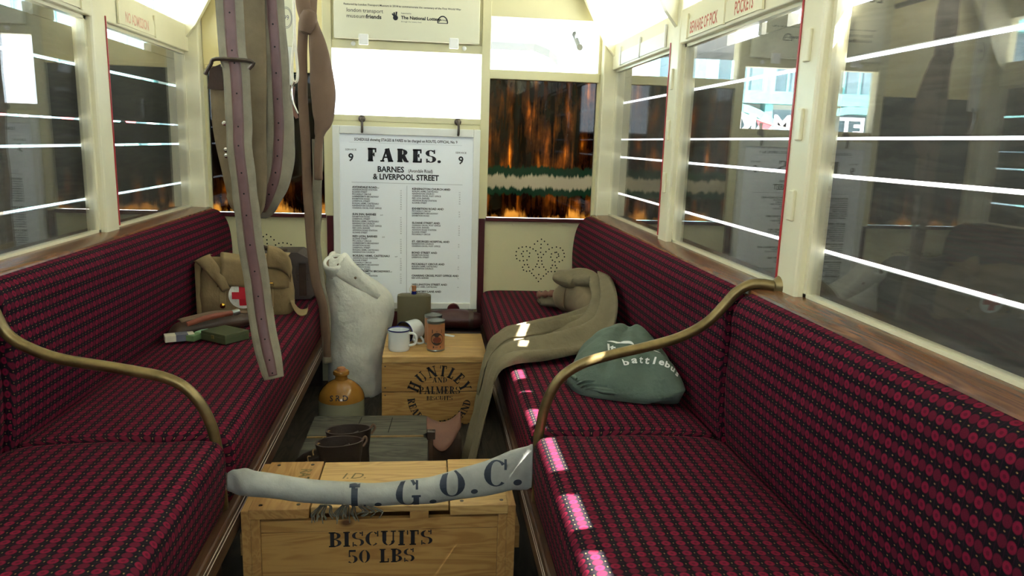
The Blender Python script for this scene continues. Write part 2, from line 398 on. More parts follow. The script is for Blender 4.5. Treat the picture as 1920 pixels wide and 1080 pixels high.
def slab(s, h=1, gap=.1, sx=1, stencil=False, bold=1):
    """-> (verts, faces) centred on x, baseline y = 0"""
    V = []; F = []; x = 0
    for ch in s:
        st, w = G(ch)
        for q in st:
            if q[0] == 'l':
                _, x0, y0, x1, y1, ww = q; ww *= bold; d = Vector((x1-x0, y1-y0)); n = Vector((-d.y, d.x)).normalized()*ww/2
                segs = [(0, 1)]
                if stencil and d.length > .85 and ww > .15: segs = [(0, 1)]
                if stencil and ww < .1 and d.length > .5 and abs(d.x) > abs(d.y): segs = [(0, .12), (.3, 1)]
                for a, b in segs:
                    i = len(V); p = Vector((x+x0, y0)); A = p+d*a; Bq = p+d*b
                    V += [A+n, A-n, Bq-n, Bq+n]; F.append([i, i+1, i+2, i+3])
            else:
                _, cx, cy, rx, ry, a0, a1, w0, w1 = q; w0 *= bold; w1 *= bold; N = max(6, int(abs(a1-a0)/15)); prev = None
                for k in range(N+1):
                    a = math.radians(a0+(a1-a0)*k/N); ca, sa = math.cos(a), math.sin(a); ww = w0+(w1-w0)*ca*ca
                    i = len(V)
                    V += [Vector((x+cx+(rx+ww/2)*ca, cy+(ry+ww*.28)*sa)), Vector((x+cx+(rx-ww/2)*ca, cy+(ry-ww*.28)*sa))]
                    cut = stencil and abs(sa) > .985 and (a1-a0) % 360 != 0 or stencil and abs(a1-a0) >= 300 and abs(sa) > .97
                    if prev is not None and not (cut and k not in (0, N)): F.append([prev, prev+1, i+1, i])
                    prev = i
        x += w+gap
    x -= gap
    return [Vector(((v.x-x/2)*h*sx, v.y*h)) for v in V], F
def arc_text(s, h, R, a_mid, up=True, gap=.12, sx=1, stencil=True):
    """slab letters set round a circle of radius R centred on the origin"""
    W = [G(c)[1] for c in s]; tot = (sum(W)+gap*(len(s)-1))*h*sx; pos = -tot/2; V = []; F = []
    for c, w in zip(s, W):
        mid = pos+w*h*sx/2; pos += (w+gap)*h*sx
        v, f = slab(c, h, sx=sx, stencil=stencil)
        a = math.radians(a_mid) - mid/R if up else math.radians(a_mid) + mid/R
        rot = a-PI/2 if up else a+PI/2
        rad = R if up else R
        ca, sa = math.cos(rot), math.sin(rot); i0 = len(V)
        for p in v:
            q = p; V.append(Vector((rad*math.cos(a)+q.x*ca-q.y*sa, rad*math.sin(a)+q.x*sa+q.y*ca)))
        F += [[i+i0 for i in ff] for ff in f]
    return V, F
def decal(bm, VF, o, ex, ey, tree, lift=.0015, mi=0, sub=0):
    """drop flat lettering along its plane's normal onto a surface"""
    V, F = VF; o = Vector(o); ex = Vector(ex); ey = Vector(ey); n = ex.cross(ey).normalized(); vs = []
    for v in V:
        p = o+ex*v.x+ey*v.y; hit = tree.ray_cast(p+n*.3, -n, 1.0)
        q = hit[0] + n*lift if hit[0] is not None else p
        vs.append(bm.verts.new(q))
    for f in F:
        try: q = bm.faces.new([vs[i] for i in f]); q.material_index = mi
        except ValueError: pass
def tree_of(o):
    bm = bmesh.new(); bm.from_mesh(o.data); bm.transform(wm(o)); t = BVHTree.FromBMesh(bm); bm.free(); return t

# ------------------------------------------------------------------ the bus body
D = 3.505; HW = .93; PY = [3.505, 2.564, 1.623, .682, -.26]; YB = -.30
ZS, ZR = .82, 1.49                     # window sill, underside of the lettered rail
bm = B(); box(bm, -1.0, 1.0, YB, 3.56, -.04, 0)
for k in range(16): box(bm, -.36+.045*k, -.335+.045*k, YB, 3.50, 0, .006)
struct('floor', bm, 'floor')
bm = B(); quad(bm, (-60, -30, -.9), (60, -30, -.9), (60, 80, -.9), (-60, 80, -.9)); struct('ground', bm, 'street')
bm = B(); prism(bm, [(-1.26, 1.93), (1.26, 1.93), (1.26, 2.03), (.7, 2.08), (-.7, 2.08), (-1.26, 2.03)], 'y', -1.5, 3.62); struct('ceiling', bm, 'ceil')  # roof carried past the sides and rear to block direct sun
for s, nm in ((-1, 'left'), (1, 'right')):
    bm = B(); box(bm, *sorted((s*.96, s*1.0)), YB, 3.56, -.04, .815); wl = struct('wall_'+nm, bm, 'panel')
    bm = B(); box(bm, *sorted((s*.9275, s*.985)), YB, 3.47, ZR, 1.60, .004)
    box(bm, *sorted((s*.92, s*.99)), YB, 3.47, 1.80, 1.935, .004)
    struct('trim_%d' % (1 if s < 0 else 2), bm, 'cream')
    # polished ledge under the windows, with a rounded nose
    bm = B(); prism(bm, [(s*x, z) for x, z in ((.868, .800), (.862, .812), (.866, .822), (.875, .826), (.955, .828), (.958, .80))], 'y', YB, 3.48)
    struct('trim_%d' % (3 if s < 0 else 4), bm, 'varnish', smooth=True)
    # pillars
    bm = B(); bl = B()
    for i, y in enumerate(PY):
        if i == 0: box(bm, *sorted((s*.885, s*.99)), 3.455, 3.56, .80, 1.935, .006)
        else:
            box(bm, *sorted((s*.925, s*.99)), y-.05, y+.05, .815, 1.935, .008)
            x0 = s*.9245; box(bl, *sorted((x0, x0-s*.002)), y+.040, y+.047, .84, 1.505)
            if i in (1, 2) and s > 0:
                for zz in (1.03, 1.21, 1.38): box(bm, *sorted((s*.917, s*.926)), y-.012, y+.012, zz-.035, zz+.035, .003)
        # knee bracket up to the roof
        yy = y if i else 3.44
        prism(bm, [(s*.93, 1.545), (s*.925, 1.935), (s*.70, 1.935), (s*.715, 1.90), (s*.885, 1.60)], 'y', yy-.014, yy+.014)
    p = struct('trim_%d' % (5 if s < 0 else 6), bm, 'cream')
    link('red_coach_line', bl, 'redline', p)
# side windows: pane, slim bead, and the fixed vent light above the lettered rail
wn = 1
for s in (-1, 1):
    for a, b in zip(PY, PY[1:]):
        y0, y1 = b+.05, a-(.05 if a < 3.5 else .04)
        bm = B(); box(bm, *sorted((s*.953, s*.957)), y0, y1, .828, ZR); w = struct('window_%d' % wn, bm, 'glass'); wn += 1
        bm = B(); e = .014
        for q in ((y0, y0+e, .828, ZR), (y1-e, y1, .828, ZR), (y0, y1, .828, .836), (y0, y1, ZR-.010, ZR)): box(bm, *sorted((s*.945, s*.968)), *q)
        link('window_bead', bm, 'cream', w)
        bm = B(); box(bm, *sorted((s*.953, s*.957)), y0, y1, 1.60, 1.80); link('vent_pane', bm, 'clear', w)
# front bulkhead
bm = B()
for s in (-1, 1):
    box(bm, *sorted((s*.362, s*.96)), D, D+.05, -.02, .79)                       # lower panels
    box(bm, *sorted((s*.332, s*.372)), D-.012, D+.05, .795, 1.935, .003)          # stiles
    box(bm, *sorted((s*.872, s*.96)), D, D+.05, .79, 1.935)
box(bm, .37, .88, D-.008, D+.05, 1.434, 1.475, .003); box(bm, .37, .88, D, D+.05, 1.705, 1.935)
box(bm, -.34, .34, D, D+.05, .34, 1.252); box(bm, -.34, .34, D-.004, D+.05, 1.225, 1.252, .003); box(bm, -.34, .34, D-.004, D+.05, 1.538, 1.575, .003); box(bm, -.34, .34, D, D+.05, 1.575, 1.935)
fw_ = struct('wall_front', bm, 'panel')
bm = B(); box(bm, -.88, -.37, D-.004, D+.05, 1.43, 1.935); box(bm, -.875, -.375, D-.012, D, 1.425, 1.445, .003); link('upper_panel', bm, 'yellow', fw_)
bm = B()
for s in (-1, 1):
    box(bm, *sorted((s*.366, s*.885)), D-.02, D+.005, .786, .802, .003)
    box(bm, *sorted((s*.336, s*.364)), D-.012, D+.05, -.02, .795)
box(bm, -.34, .34, D-.004, D+.05, -.02, .345)
lathe(bm, [(.030, 0), (.030, .03), (.026, .036)], (.222, D, .362), 20, (0, -1, 0))
link('maroon_trim', bm, 'maroon', fw_)
# punched scroll ornament, 2-D points measured on the right-hand panel
H = [(393,682),(367,696),(414,696),(347,716),(392,717),(437,717),(391,742),(240,746),(264,738),(291,735),(317,739),(338,750),(357,762),(372,786),(390,772),(427,768),(448,750),(469,739),(498,734),(525,740),(543,756),(552,777),(556,801),(543,826),(522,836),(492,837),(474,826),(462,804),(466,782),(490,772),(513,783),(516,797),(504,807),(411,787),(397,808),(377,808),(400,832),(377,832),(369,855),(404,855),(361,872),(385,877),(416,874),(342,892),(431,892),(320,903),(299,905),(278,897),(271,877),(283,860),(303,859),(313,877),(448,907),(470,905),(494,904),(506,879),(496,862),(475,861),(466,880),(335,919),(435,922),(350,935),(417,937),(367,952),(384,927),(400,957),(383,976),(225,770),(223,797),(229,819),(250,832),(275,832),(299,827),(313,803),(316,779),(297,764),(272,768),(261,784),(271,802),(500,770)]
for s in (-1, 1):
    bm = B()
    for px, py in H:
        u = 880+px/3.6; v = 240+py/3.6
        x = (u-988)*.002545; z = .600-(v-470)*.00252
        disc(bm, Vector((.635*s+x*s, D-.0002, z)), .0036, (0, -1, 0), 8)
    link('punched_scroll_pattern', bm, 'hole', fw_)
    bm = B()
    for x in (.385, .50, .62, .74):
        for z in (.77,): lathe(bm, [(.004, 0), (.003, .002)], (s*x, D, z), 8, (0, -1, 0))
    for z in (.45, .56, .67): lathe(bm, [(.004, 0), (.003, .002)], (s*.385, D, z), 8, (0, -1, 0))
    link('panel_screw', bm, 'panel', fw_)
def pane(n, x0, x1, z0, z1, m):
    b = B(); box(b, x0, x1, D+.018, D+.022, z0, z1); return struct('window_%d' % n, b, m)
pane(9, -.872, -.372, .802, 1.44, 'amberL'); pane(10, .372, .872, .802, 1.436, 'amberR')
pane(11, -.332, .332, 1.252, 1.54, 'clear'); pane(12, .372, .872, 1.475, 1.705, 'clear')
# lettering along the rails
def rail_text(s, y_mid, words, mat, size=.034, sx=.8):
    bm = B(); ex = (0, -s, 0)
    lay(bm, text2d(words, size, sx), (s*.9235, y_mid, 1.512), ex, (0, 0, 1))
    return bm, mat
for i, (s, y, L, words) in enumerate([(1, 2.16, .28, (('BEWARE OF PICK', 2.30, .60), ('POCKETS', 2.00, .58))), (-1, 2.88, .17, (('NO ADMISSION', 2.88, .62),)), (-1, 2.16, .28, (('BEWARE OF PICK', 2.02, .60), ('POCKETS', 2.30, .58)))]):
    bt = B(); box(bt, *sorted((s*.9255, s*.9238)), y-L, y+L, 1.500, 1.556)
    for q in ((-L, -.03, L) if L > .2 else (-L, L)): box(bt, *sorted((s*.926, s*.919)), y+q-.004, y+q+.004, 1.496, 1.575, .001)
    t = struct('trim_%d' % (7+i), bt, 'cream'); bm = B()
    for w, yy, sx in words: lay(bm, text2d(w, .036, sx, .02), (s*.9235, yy, 1.511), (0, -s, 0), (0, 0, 1))
    link('rail_lettering', bm, 'faintred' if i == 1 else 'redink', t)
for k, (s, y) in enumerate([(1, 3.0)]):
    bt = B(); box(bt, *sorted((s*.9255, s*.9238)), y-.33, y+.33, 1.500, 1.552)
    for q in (-.33, 0, .30): box(bt, *sorted((s*.926, s*.919)), y+q-.004, y+q+.004, 1.496, 1.575, .001)
    struct('trim_10', bt, 'white')
# rear bulkhead behind the viewer: full height beside the doorway, closed to cut light from behind
bm = B()
for s in (-1, 1):
    box(bm, *sorted((s*.34, s*.99)), YB-.04, YB, -.04, 1.935)
box(bm, -.34, .34, YB-.04, YB, 1.84, 1.935); struct('wall_back', bm, 'panel')
# unseen rear platform, its panels added to block light from the street
bm = B(); box(bm, -1.0, 1.0, -1.5, YB-.04, -.08, -.04); box(bm, -1.0, 1.0, -1.5, -1.46, -.08, 1.30); box(bm, -1.0, -.96, -1.46, YB-.04, -.04, 1.93); box(bm, .96, 1.0, -1.46, YB-.04, -.04, 1.30)
struct('wall_light_screen', bm, 'maroon')
# planks nailed over the outside of the side windows, daylight between them
side = {-1: 'left', 1: 'right'}
for s in (-1, 1):
    zs = [(.50, .724), (.726, .924), (.933, 1.096), (1.104, 1.179), (1.185, 1.345), (1.355, 1.461)]
    nm = ['lowest, mostly hidden', 'second from the bottom', 'third from the bottom', 'narrow, at eye level', 'wide, above eye level', 'topmost, just under the lettered rail']
    for (z0, z1), w in zip(zs, nm):
        bm = B(); box(bm, *sorted((s*1.0008, s*1.0128)), YB, 3.60, z0, z1, .002)
        tag(link('plank', bm, 'plank', loc=(s*1.0, 1.6, z0)), 'grey plank outside the %s windows, %s' % (side[s], w), 'plank', 'planks boarding up the %s windows' % side[s])
    ch = [(.815, .885), (1.025, 1.13), (1.32, 1.385), (1.68, 1.785), (1.88, 2.00), (2.03, 2.05), (2.27, 3.5)] if s > 0 else [(.5, .62), (1.45, 1.55), (1.9, 1.98), (2.30, 2.42), (2.66, 2.74), (3.2, 3.5)]  # blocks added to break the light of the top gap into segments
    for k, (y0, y1) in enumerate(ch):
        bm = B(); box(bm, *sorted((s*.992, s*1.02)), y0, y1, 1.459, 1.492)
        tag(link('light_block', bm, 'plank', loc=(s*1.0, (y0+y1)/2, 1.459)), 'added wooden block breaking up the daylight above the topmost plank outside the %s windows' % side[s], 'light block', 'light blocks over the %s planks' % side[s])

# ------------------------------------------------------------------ benches
UVN = 'UVMap'
def cushion(name, prof, y0, y1, s, parent, taper=lambda y: 0, r=.025, closed=True):
    """profile (x, z) swept along the bus, its ends rounded off, with a UV map in metres for the woven pattern"""
    n = len(prof); cx = sum(p[0] for p in prof)/n; cz = sum(p[1] for p in prof)/n
    Y = [(y0, r), (y0+r*.3, r*.3), (y0+r, 0)] + [(y0+r+(y1-y0-2*r)*k/10, 0) for k in range(1, 10)] + [(y1-r, 0), (y1-r*.3, r*.3), (y1, r)]
    arc = [0]
    for a, b in zip(prof, prof[1:]+prof[:1]): arc.append(arc[-1]+math.hypot(a[0]-b[0], a[1]-b[1]))
    bm = B(); uvl = bm.loops.layers.uv.new(UVN); R = []
    for y, ins in Y:
        ring = []
        for x, z in prof:
            d = math.hypot(x-cx, z-cz); k = 1-ins/max(d, .02)
            ring.append(bm.verts.new((s*(cx+(x-cx)*max(k, .2)+taper(y)*min(1, max(0, (.822-z)/.10))), y, cz+(z-cz)*max(k, .2))))
        R.append(ring)
    for j in range(len(Y)-1):
        for i in range(n):
            f = bm.faces.new((R[j][i], R[j][(i+1) % n], R[j+1][(i+1) % n], R[j+1][i]))
            for lp, (a, yy) in zip(f.loops, ((arc[i], Y[j][0]), (arc[i+1], Y[j][0]), (arc[i+1], Y[j+1][0]), (arc[i], Y[j+1][0]))):
                lp[uvl].uv = (yy/.0330, a/.0268)
    for ring, y in ((R[0], y0), (R[-1], y1)):
        f = bm.faces.new(ring)
        for lp in f.loops: lp[uvl].uv = (lp.vert.co.x/.0262, lp.vert.co.z/.0262)
    return link(name, bm, 'moq', parent, smooth=2)
def roundprof(pts, n=5): return [(v.x, v.z) for v in smoothpath([(x, 0, z) for x, z in pts], n)]
SEAT = roundprof([(.372, .282), (.362, .30), (.355, .36), (.353, .42), (.361, .448), (.385, .460), (.45, .463), (.62, .461), (.78, .452), (.83, .44)], 3) + [(.83, .29)]
BACK = roundprof([(.815, .40), (.800, .46), (.792, .54), (.787, .62), (.789, .68), (.797, .735), (.812, .778), (.838, .808), (.862, .818)], 3) + [(.868, .812), (.90, .80), (.90, .42)]
for s in (-1, 1):
    nm = side[s]
    bn = thing('bench', 'long crimson patterned bench along the %s-hand side' % nm, 'bench', (s*.6, 1.6, 0))
    up = lambda dz: [(x, z+dz) for x, z in SEAT]
    cushion('seat_cushion', up(.004), YB+.02, 1.672, s, bn); cushion('seat_cushion', up(-.004), 1.70, 3.49, s, bn)
    tp = lambda y: .030*min(1, max(0, (3.5-y)/1.7))
    cushion('backrest', BACK, YB+.02, 1.671, s, bn, tp, .02); cushion('backrest', BACK, 1.701, 3.497, s, bn, tp, .012)
    bm = B(); box(bm, *sorted((s*.350, s*.385)), YB, 3.50, .205, .280, .006); box(bm, *sorted((s*.39, s*.86)), YB, 3.50, .255, .279)
    ra = link('front_rail', bm, 'rail', bn)
    bm = B()
    for z in (.262, .248): box(bm, *sorted((s*.3493, s*.3503)), YB, 3.50, z-.0014, z+.0014)
    link('pinstripe', bm, 'pinstripe', ra)
    bm = B(); box(bm, *sorted((s*.62, s*.64)), YB, 3.50, 0, .256); link('heel_board', bm, 'dark', bn)
    for y in (.0, 1.69, 3.44):
        bm = B(); box(bm, *sorted((s*.39, s*.62)), y-.015, y+.015, 0, .256); link('bench_bracket', bm, 'dark', bn)
# brass arm rails
AR = [(.372, 1.686, .283), (.370, 1.686, .435), (.374, 1.686, .477), (.386, 1.686, .538), (.416, 1.686, .598), (.468, 1.686, .636), (.545, 1.686, .660), (.623, 1.686, .678), (.707, 1.686, .703), (.770, 1.686, .739), (.810, 1.686, .782), (.838, 1.684, .816), (.877, 1.675, .838), (.932, 1.655, .835)]
AL = [(-.374, 1.686, .283), (-.378, 1.686, .36), (-.381, 1.686, .425), (-.395, 1.686, .50), (-.429, 1.686, .565), (-.481, 1.686, .603), (-.577, 1.686, .626), (-.699, 1.686, .648), (-.764, 1.686, .672), (-.808, 1.686, .702), (-.830, 1.686, .745), (-.846, 1.686, .80), (-.877, 1.68, .838), (-.932, 1.655, .835)]
for s, P in ((1, AR), (-1, AL)):
    t = thing('arm_rail', 'curved dull brass arm rail dividing the %s-hand bench' % side[s], 'rail', (s*.37, 1.686, .27))
    bm = B(); tube(bm, P, .0125, 14, 6); link('rail_tube', bm, 'brass', t, smooth=2)
    bm = B(); lathe(bm, [(.027, 0), (.027, .004), (.014, .016)], (s*.93, 1.655, .835), 18, (-s, 0, 0)); link('wall_flange', bm, 'brass', t, smooth=True)
# ceiling pole from which the webbing hangs
t = thing('ceiling_pole', 'dark steel pole under the ceiling carrying the hanging straps', 'pole', (-.38, 2.5, 1.86))
bm = B(); tube(bm, [(-.38, 1.2, 1.84), (-.38, 3.5, 1.84)], .012, 12); link('pole_tube', bm, 'steel', t, smooth=True)
for y in (1.3, 3.4):
    bm = B(); tube(bm, [(-.38, y, 1.93), (-.38, y, 1.84)], .008, 8); link('pole_bracket', bm, 'steel', t)

# ------------------------------------------------------------------ things on the front bulkhead
def fares_board():
    t = thing('fares_board', 'large white framed board headed FARES hanging from two hooks', 'notice board', (0, 3.49, .362))
    bm = B(); y0, y1 = 3.478, 3.503
    for q in ((-.333, -.302, .362, 1.204), (.302, .333, .362, 1.204), (-.302, .302, 1.168, 1.204), (-.302, .302, .362, .392)): box(bm, q[0], q[1], y0, y1, q[2], q[3], .003)
    link('board_frame', bm, 'frame', t)
    bm = B(); box(bm, -.305, .305, 3.487, 3.500, .39, 1.17); link('printed_sheet', bm, 'paper', t)
    ex, ez = (1, 0, 0), (0, 0, 1); Y = 3.4862
    bm = B()
    lay(bm, slab('FARES', .058, .32, 1.04, False, 1.45), (-.024, Y, 1.049), ex, ez); lay(bm, slab('.', .058), (.147, Y, 1.049), ex, ez)
    for x in (-.252, .246):
        lay(bm, text2d('9', .036, 1, .02), (x, Y, 1.047), ex, ez); lay(bm, text2d('SERVICE', .0085, 1.2), (x, Y, 1.094), ex, ez)
    lay(bm, text2d('SCHEDULE showing STAGES & FARES to be charged on ROUTE, OFFICIAL No. 9', .0125, .8, .02), (-.004, Y, 1.139), ex, ez)
    lay(bm, text2d('BARNES', .026, .95, .03), (-.073, Y, 1.002), ex, ez); lay(bm, text2d('(Avondale Road)', .015, .8, .012), (.062, Y, 1.003), ex, ez)
    lay(bm, text2d('& LIVERPOOL STREET', .026, .88, .03), (-.004, Y, .968), ex, ez)
    link('heading_print', bm, 'ink', t)
    bm = B()
    for x0, x1, z0, z1 in ((-.25, .255, .9515, .9525), (-.26, .25, 1.1305, 1.131), (-.0005, .0005, .42, .942)): box(bm, x0, x1, Y-.0003, Y, z0, z1)
    names = ['RED LION, BARNES', 'BOILEAU ARMS, CASTELNAU', 'HAMMERSMITH BROADWAY', 'ADDISON ROAD STATION', 'KENSINGTON CHURCH', 'EXHIBITION ROAD', 'SLOANE STREET', 'CHARING CROSS, POST OFFICE', 'LIVERPOOL STREET', 'PICCADILLY CIRCUS']
    hd = B()
    left = [('AVONDALE ROAD', .926, 9), ('SUN INN, BARNES', .802, 8), ('RED LION, BARNES', .700, 7), ('BOILEAU ARMS, CASTELNAU', .609, 6), ('HAMMERSMITH BROADWAY', .536, 5)]
    right = [('KENSINGTON CHURCH AND', .924, 6), ('EXHIBITION ROAD AND', .833, 3), ('SLOANE STREET AND', .767, 5), ('ST. GEORGES HOSPITAL AND', .680, 2), ('BOND STREET AND', .627, 2), ('PICCADILLY CIRCUS AND', .573, 2), ('CHARING CROSS, POST OFFICE AND', .518, 1), ('WELLINGTON STREET AND', .475, 1), ('CHANCERY LANE AND', .441, 0)]
    for col, x0, xp in ((left, -.248, -.030), (right, .024, .240)):
        for h, z, n in col:
            lay(hd, text2d(h, .0092, 1.05, .035, 'L'), (x0, Y, z), ex, ez)
            if col is left: lay(hd, text2d('and', .006, 1, 0, 'L'), (x0+.0098*len(h)*.86, Y, z), ex, ez)
            for k in range(n):
                zz = z-.0105*(k+1)
                lay(bm, text2d(names[(k*3+len(h)) % 10], .0074, .92, .03, 'L'), (x0, Y, zz), ex, ez)
                lay(bm, text2d(str(k//2+1)+'d', .006, .8, 0, 'L'), (xp, Y, zz), ex, ez)
    link('stage_headings', hd, 'ink', t); link('fare_lines', bm, 'greyink', t)
    for x in (-.203, .229):
        bm = B(); lathe(bm, [(.016, 0), (.016, .004), (.009, .008)], (x, 3.501, 1.236), 16, (0, -1, 0))
        tube(bm, [(x, 3.495, 1.236), (x, 3.475, 1.234), (x+.003, 3.468, 1.215), (x+.003, 3.470, 1.185), (x+.002, 3.476, 1.176)], .0055, 10, 5)
        tag(link('hook', bm, 'steel', loc=(x, 3.5, 1.236), smooth=True), 'dark metal hook holding the %s top corner of the FARES board' % ('left' if x < 0 else 'right'), 'hook', 'hooks of the fares board')
fares_board()
def poster():
    t = thing('information_panel', 'cream museum information panel above the middle front window', 'sign', (0, 3.49, 1.578))
    bm = B(); box(bm, -.318, .318, 3.466, 3.494, 1.578, 1.93, .003); link('panel_board', bm, 'poster', t)
    ex, ez, Y = (1, 0, 0), (0, 0, 1), 3.4655
    bm = B()
    lay(bm, text2d('Restored by London Transport Museum in 2014 to commemorate the centenary of the First World War', .0085, 1.02, .01), (-.02, Y, 1.716), ex, ez)
    lay(bm, text2d('LONDON GENERAL', .045, 1.05, .02), (0, Y, 1.845), ex, ez)
    lay(bm, text2d('museum', .017, 1.05, .0, 'L'), (-.262, Y, 1.664), ex, ez); lay(bm, text2d('friends', .017, 1.05, .03, 'L'), (-.180, Y, 1.664), ex, ez)
    lay(bm, text2d('london transport', .017, .98, 0, 'L'), (-.262, Y, 1.688), ex, ez)
    lay(bm, text2d('The National Lottery', .014, 1.05, .03, 'L'), (-.028, Y, 1.668), ex, ez)
    lay(bm, text2d('Supported by', .006, 1, 0, 'L'), (-.028, Y, 1.690), ex, ez)
    lay(bm, text2d('through the lottery fund', .006, 1.1, 0, 'L'), (-.028, Y, 1.655), ex, ez)
    # hand emblem and arched emblem
    disc(bm, Vector((-.052, Y+.0006, 1.672)), .011, (0, -1, 0), 16)
    for a, b in (((-.056, 1.676), (-.066, 1.688)), ((-.050, 1.68), (-.047, 1.697)), ((-.056, 1.68), (-.058, 1.694))): tube(bm, [(a[0], Y, a[1]), (b[0], Y, b[1])], .003, 6)
    V, F = [], []
    for k in range(13):
        a = PI*k/12; V += [Vector((.024*math.cos(a), .030*math.sin(a))), Vector((.019*math.cos(a), .025*math.sin(a)))]
        if k: F.append([2*k-2, 2*k-1, 2*k+1, 2*k])
    lay(bm, (V, F), (.154, Y, 1.660), ex, ez)
    box(bm, .131, .177, Y-.0003, Y, 1.657, 1.660)
    lay(bm, text2d('HERITAGE', .006, 1, .02), (.154, Y, 1.668), ex, ez)
    link('panel_print', bm, 'ink', t)
    for x in (-.19, .205):
        bm = B(); box(bm, x-.021, x+.021, 3.456, 3.47, 1.552, 1.598, .004); link('clip', bm, 'white', t)
        bm = B(); lathe(bm, [(.010, 0), (.010, .006), (.004, .010)], (x-.048*(1 if x < 0 else -1), 3.503, 1.560), 14, (0, -1, 0)); link('screw_cap', bm, 'white', t)
poster()

# ------------------------------------------------------------------ biscuit crates
def front_crate():
    t = thing('biscuit_crate', 'pine crate stencilled BISCUITS 50 LBS nearest on the floor', 'crate', (-.01, 1.85, 0))
    X0, X1, Y0, Y1, Z = -.343, .325, 1.715, 1.985, .264
    for x in (X0, X1-.022):
        bm = B(); box(bm, x, x+.022, Y0, Y1, 0, Z-.004, .002); link('end_panel', bm, 'pineside', t)
    for x in (X0+.022, X1-.044):
        bm = B(); box(bm, x, x+.022, Y0+.002, Y0+.024, 0, Z-.026, .001); link('corner_batten', bm, 'pineside', t)
    bm = B(); box(bm, X0+.044, X1-.044, Y0+.008, Y0+.022, .040, Z-.068, .001); box(bm, X0+.044, X1-.044, Y0+.006, Y0+.022, Z-.066, Z-.036, .001); box(bm, X0+.044, X1-.044, Y0+.006, Y0+.022, 0, .038, .001)
    pn = link('front_panel', bm, 'pine', t)
    bm = B()
    for s_, z, h, sx in (('BISCUITS', .1545, .040, 1.02), ('50 LBS', .1085, .037, 1.0)):
        lay(bm, slab(s_, h, .12, sx, True), (-.010, Y0+.0072, z), (1, 0, 0), (0, 0, 1))
    link('stencil', bm, 'ink', pn)
    bm = B(); box(bm, X0+.03, X1-.03, Y1-.020, Y1, 0, Z-.024); link('back_panel', bm, 'pine', t)
    bm = B(); box(bm, X0+.022, X1-.022, Y0+.02, Y1-.02, .008, .02); link('floor_panel', bm, 'pine', t)
    bm = B(); box(bm, X0+.018, -.182, Y0-.004, Y1+.002, Z-.026, Z, .002); lb = link('lid_board', bm, 'pineside', t)
    bm = B(); lay(bm, text2d('RATIONS', .030, .95, .02), (-.235, 1.855, Z+.0006), (0, -1, 0), (1, 0, 0)); link('faded_stencil', bm, 'faint', lb)
    for x, y in ((-.30, 1.735), (-.21, 1.735), (-.30, 1.965), (-.21, 1.965)): bm = B(); disc(bm, Vector((x, y, Z)), .005, (0, 0, 1), 10); link('nail_head', bm, 'steel', lb)
    bm = B(); box(bm, -.179, .157, Y0+.004, Y1-.002, Z-.018, Z-.001, .003); lb = link('lid_board', bm, 'pinetop', t)
    bm = B(); lay(bm, text2d('I.D.', .034, 1, 0), (-.09, 1.875, Z-.0003), (1, 0, 0), (.25, 1, 0)); link('faded_stencil', bm, 'faint', lb)
    bm = B(); box(bm, .061, .108, Y0+.003, Y0+.02, Z-.037, Z-.017, .001); link('lid_catch', bm, 'pine', t)
    bm = B(); box(bm, .160, X1-.020, Y0-.004, Y1+.002, Z-.026, Z, .002); lb = link('lid_board', bm, 'pinetop', t)
    for x, y in ((.29, 1.735), (.19, 1.735), (.29, 1.965)): bm = B(); disc(bm, Vector((x, y, Z)), .005, (0, 0, 1), 10); link('nail_head', bm, 'steel', lb)
    for x0, x1 in ((X0-.020, X0), (X1, X1+.020)):
        bm = B(); prism(bm, [(1.78, .105), (1.92, .105), (1.92, .165), (1.78, .165)], 'x', x0, x1); link('carrying_cleat', bm, 'pine', t)
front_crate()
def rear_crate():
    t = thing('biscuit_crate', 'pine crate stencilled HUNTLEY AND PALMERS with mugs standing on it', 'crate', (.13, 3.1, 0))
    X0, X1, Y0, Y1, Z = -.082, .342, 2.922, 3.28, .294
    bm = B()
    box(bm, X0, X1, Y0, Y0+.02, .143, Z-.030, .002); box(bm, X0, X1, Y0, Y0+.02, 0, .140, .002)
    pn = link('front_panel', bm, 'pine', t)
    bm = B(); cx, cz = .152, .118; e = (1, 0, 0), (0, 0, 1); o = (cx, Y0-.0008, cz)
    lay(bm, arc_text('HUNTLEY', .046, .090, 90, True, .12, .82), o, *e)
    lay(bm, arc_text('READING ENGLAND', .030, .130, 268, False, .14, .95), o, *e)
    for s_, z, h, sx in (('AND', .182, .021, .95), ('PALMERS', .133, .032, .80), ('BISCUITS', .106, .018, .92)):
        lay(bm, slab(s_, h, .14, sx, True), (cx, Y0-.0008, z), *e)
    link('stencil', bm, 'ink', pn)
    for x in (-.068, .325):
        for z in (.25, .16, .128, .02): bm = B(); disc(bm, Vector((x, Y0, z)), .0032, (0, -1, 0), 8); link('nail_head', bm, 'steel', pn)
    for x in (X0, X1-.02):
        bm = B(); box(bm, x, x+.02, Y0+.021, Y1, 0, Z-.03, .002); link('end_panel', bm, 'pineside', t)
    bm = B(); box(bm, X0+.02, X1-.02, Y1-.02, Y1, 0, Z-.03); link('back_panel', bm, 'pine', t)
    bm = B(); box(bm, X0+.002, X1+.002, Y0-.006, Y0+.14, Z-.029, Z, .004); box(bm, X0+.002, X1+.002, Y0+.142, Y1+.004, Z-.029, Z, .003); link('lid', bm, 'pinetop', t)
rear_crate()
ZC = .2945   # top of the rear crate

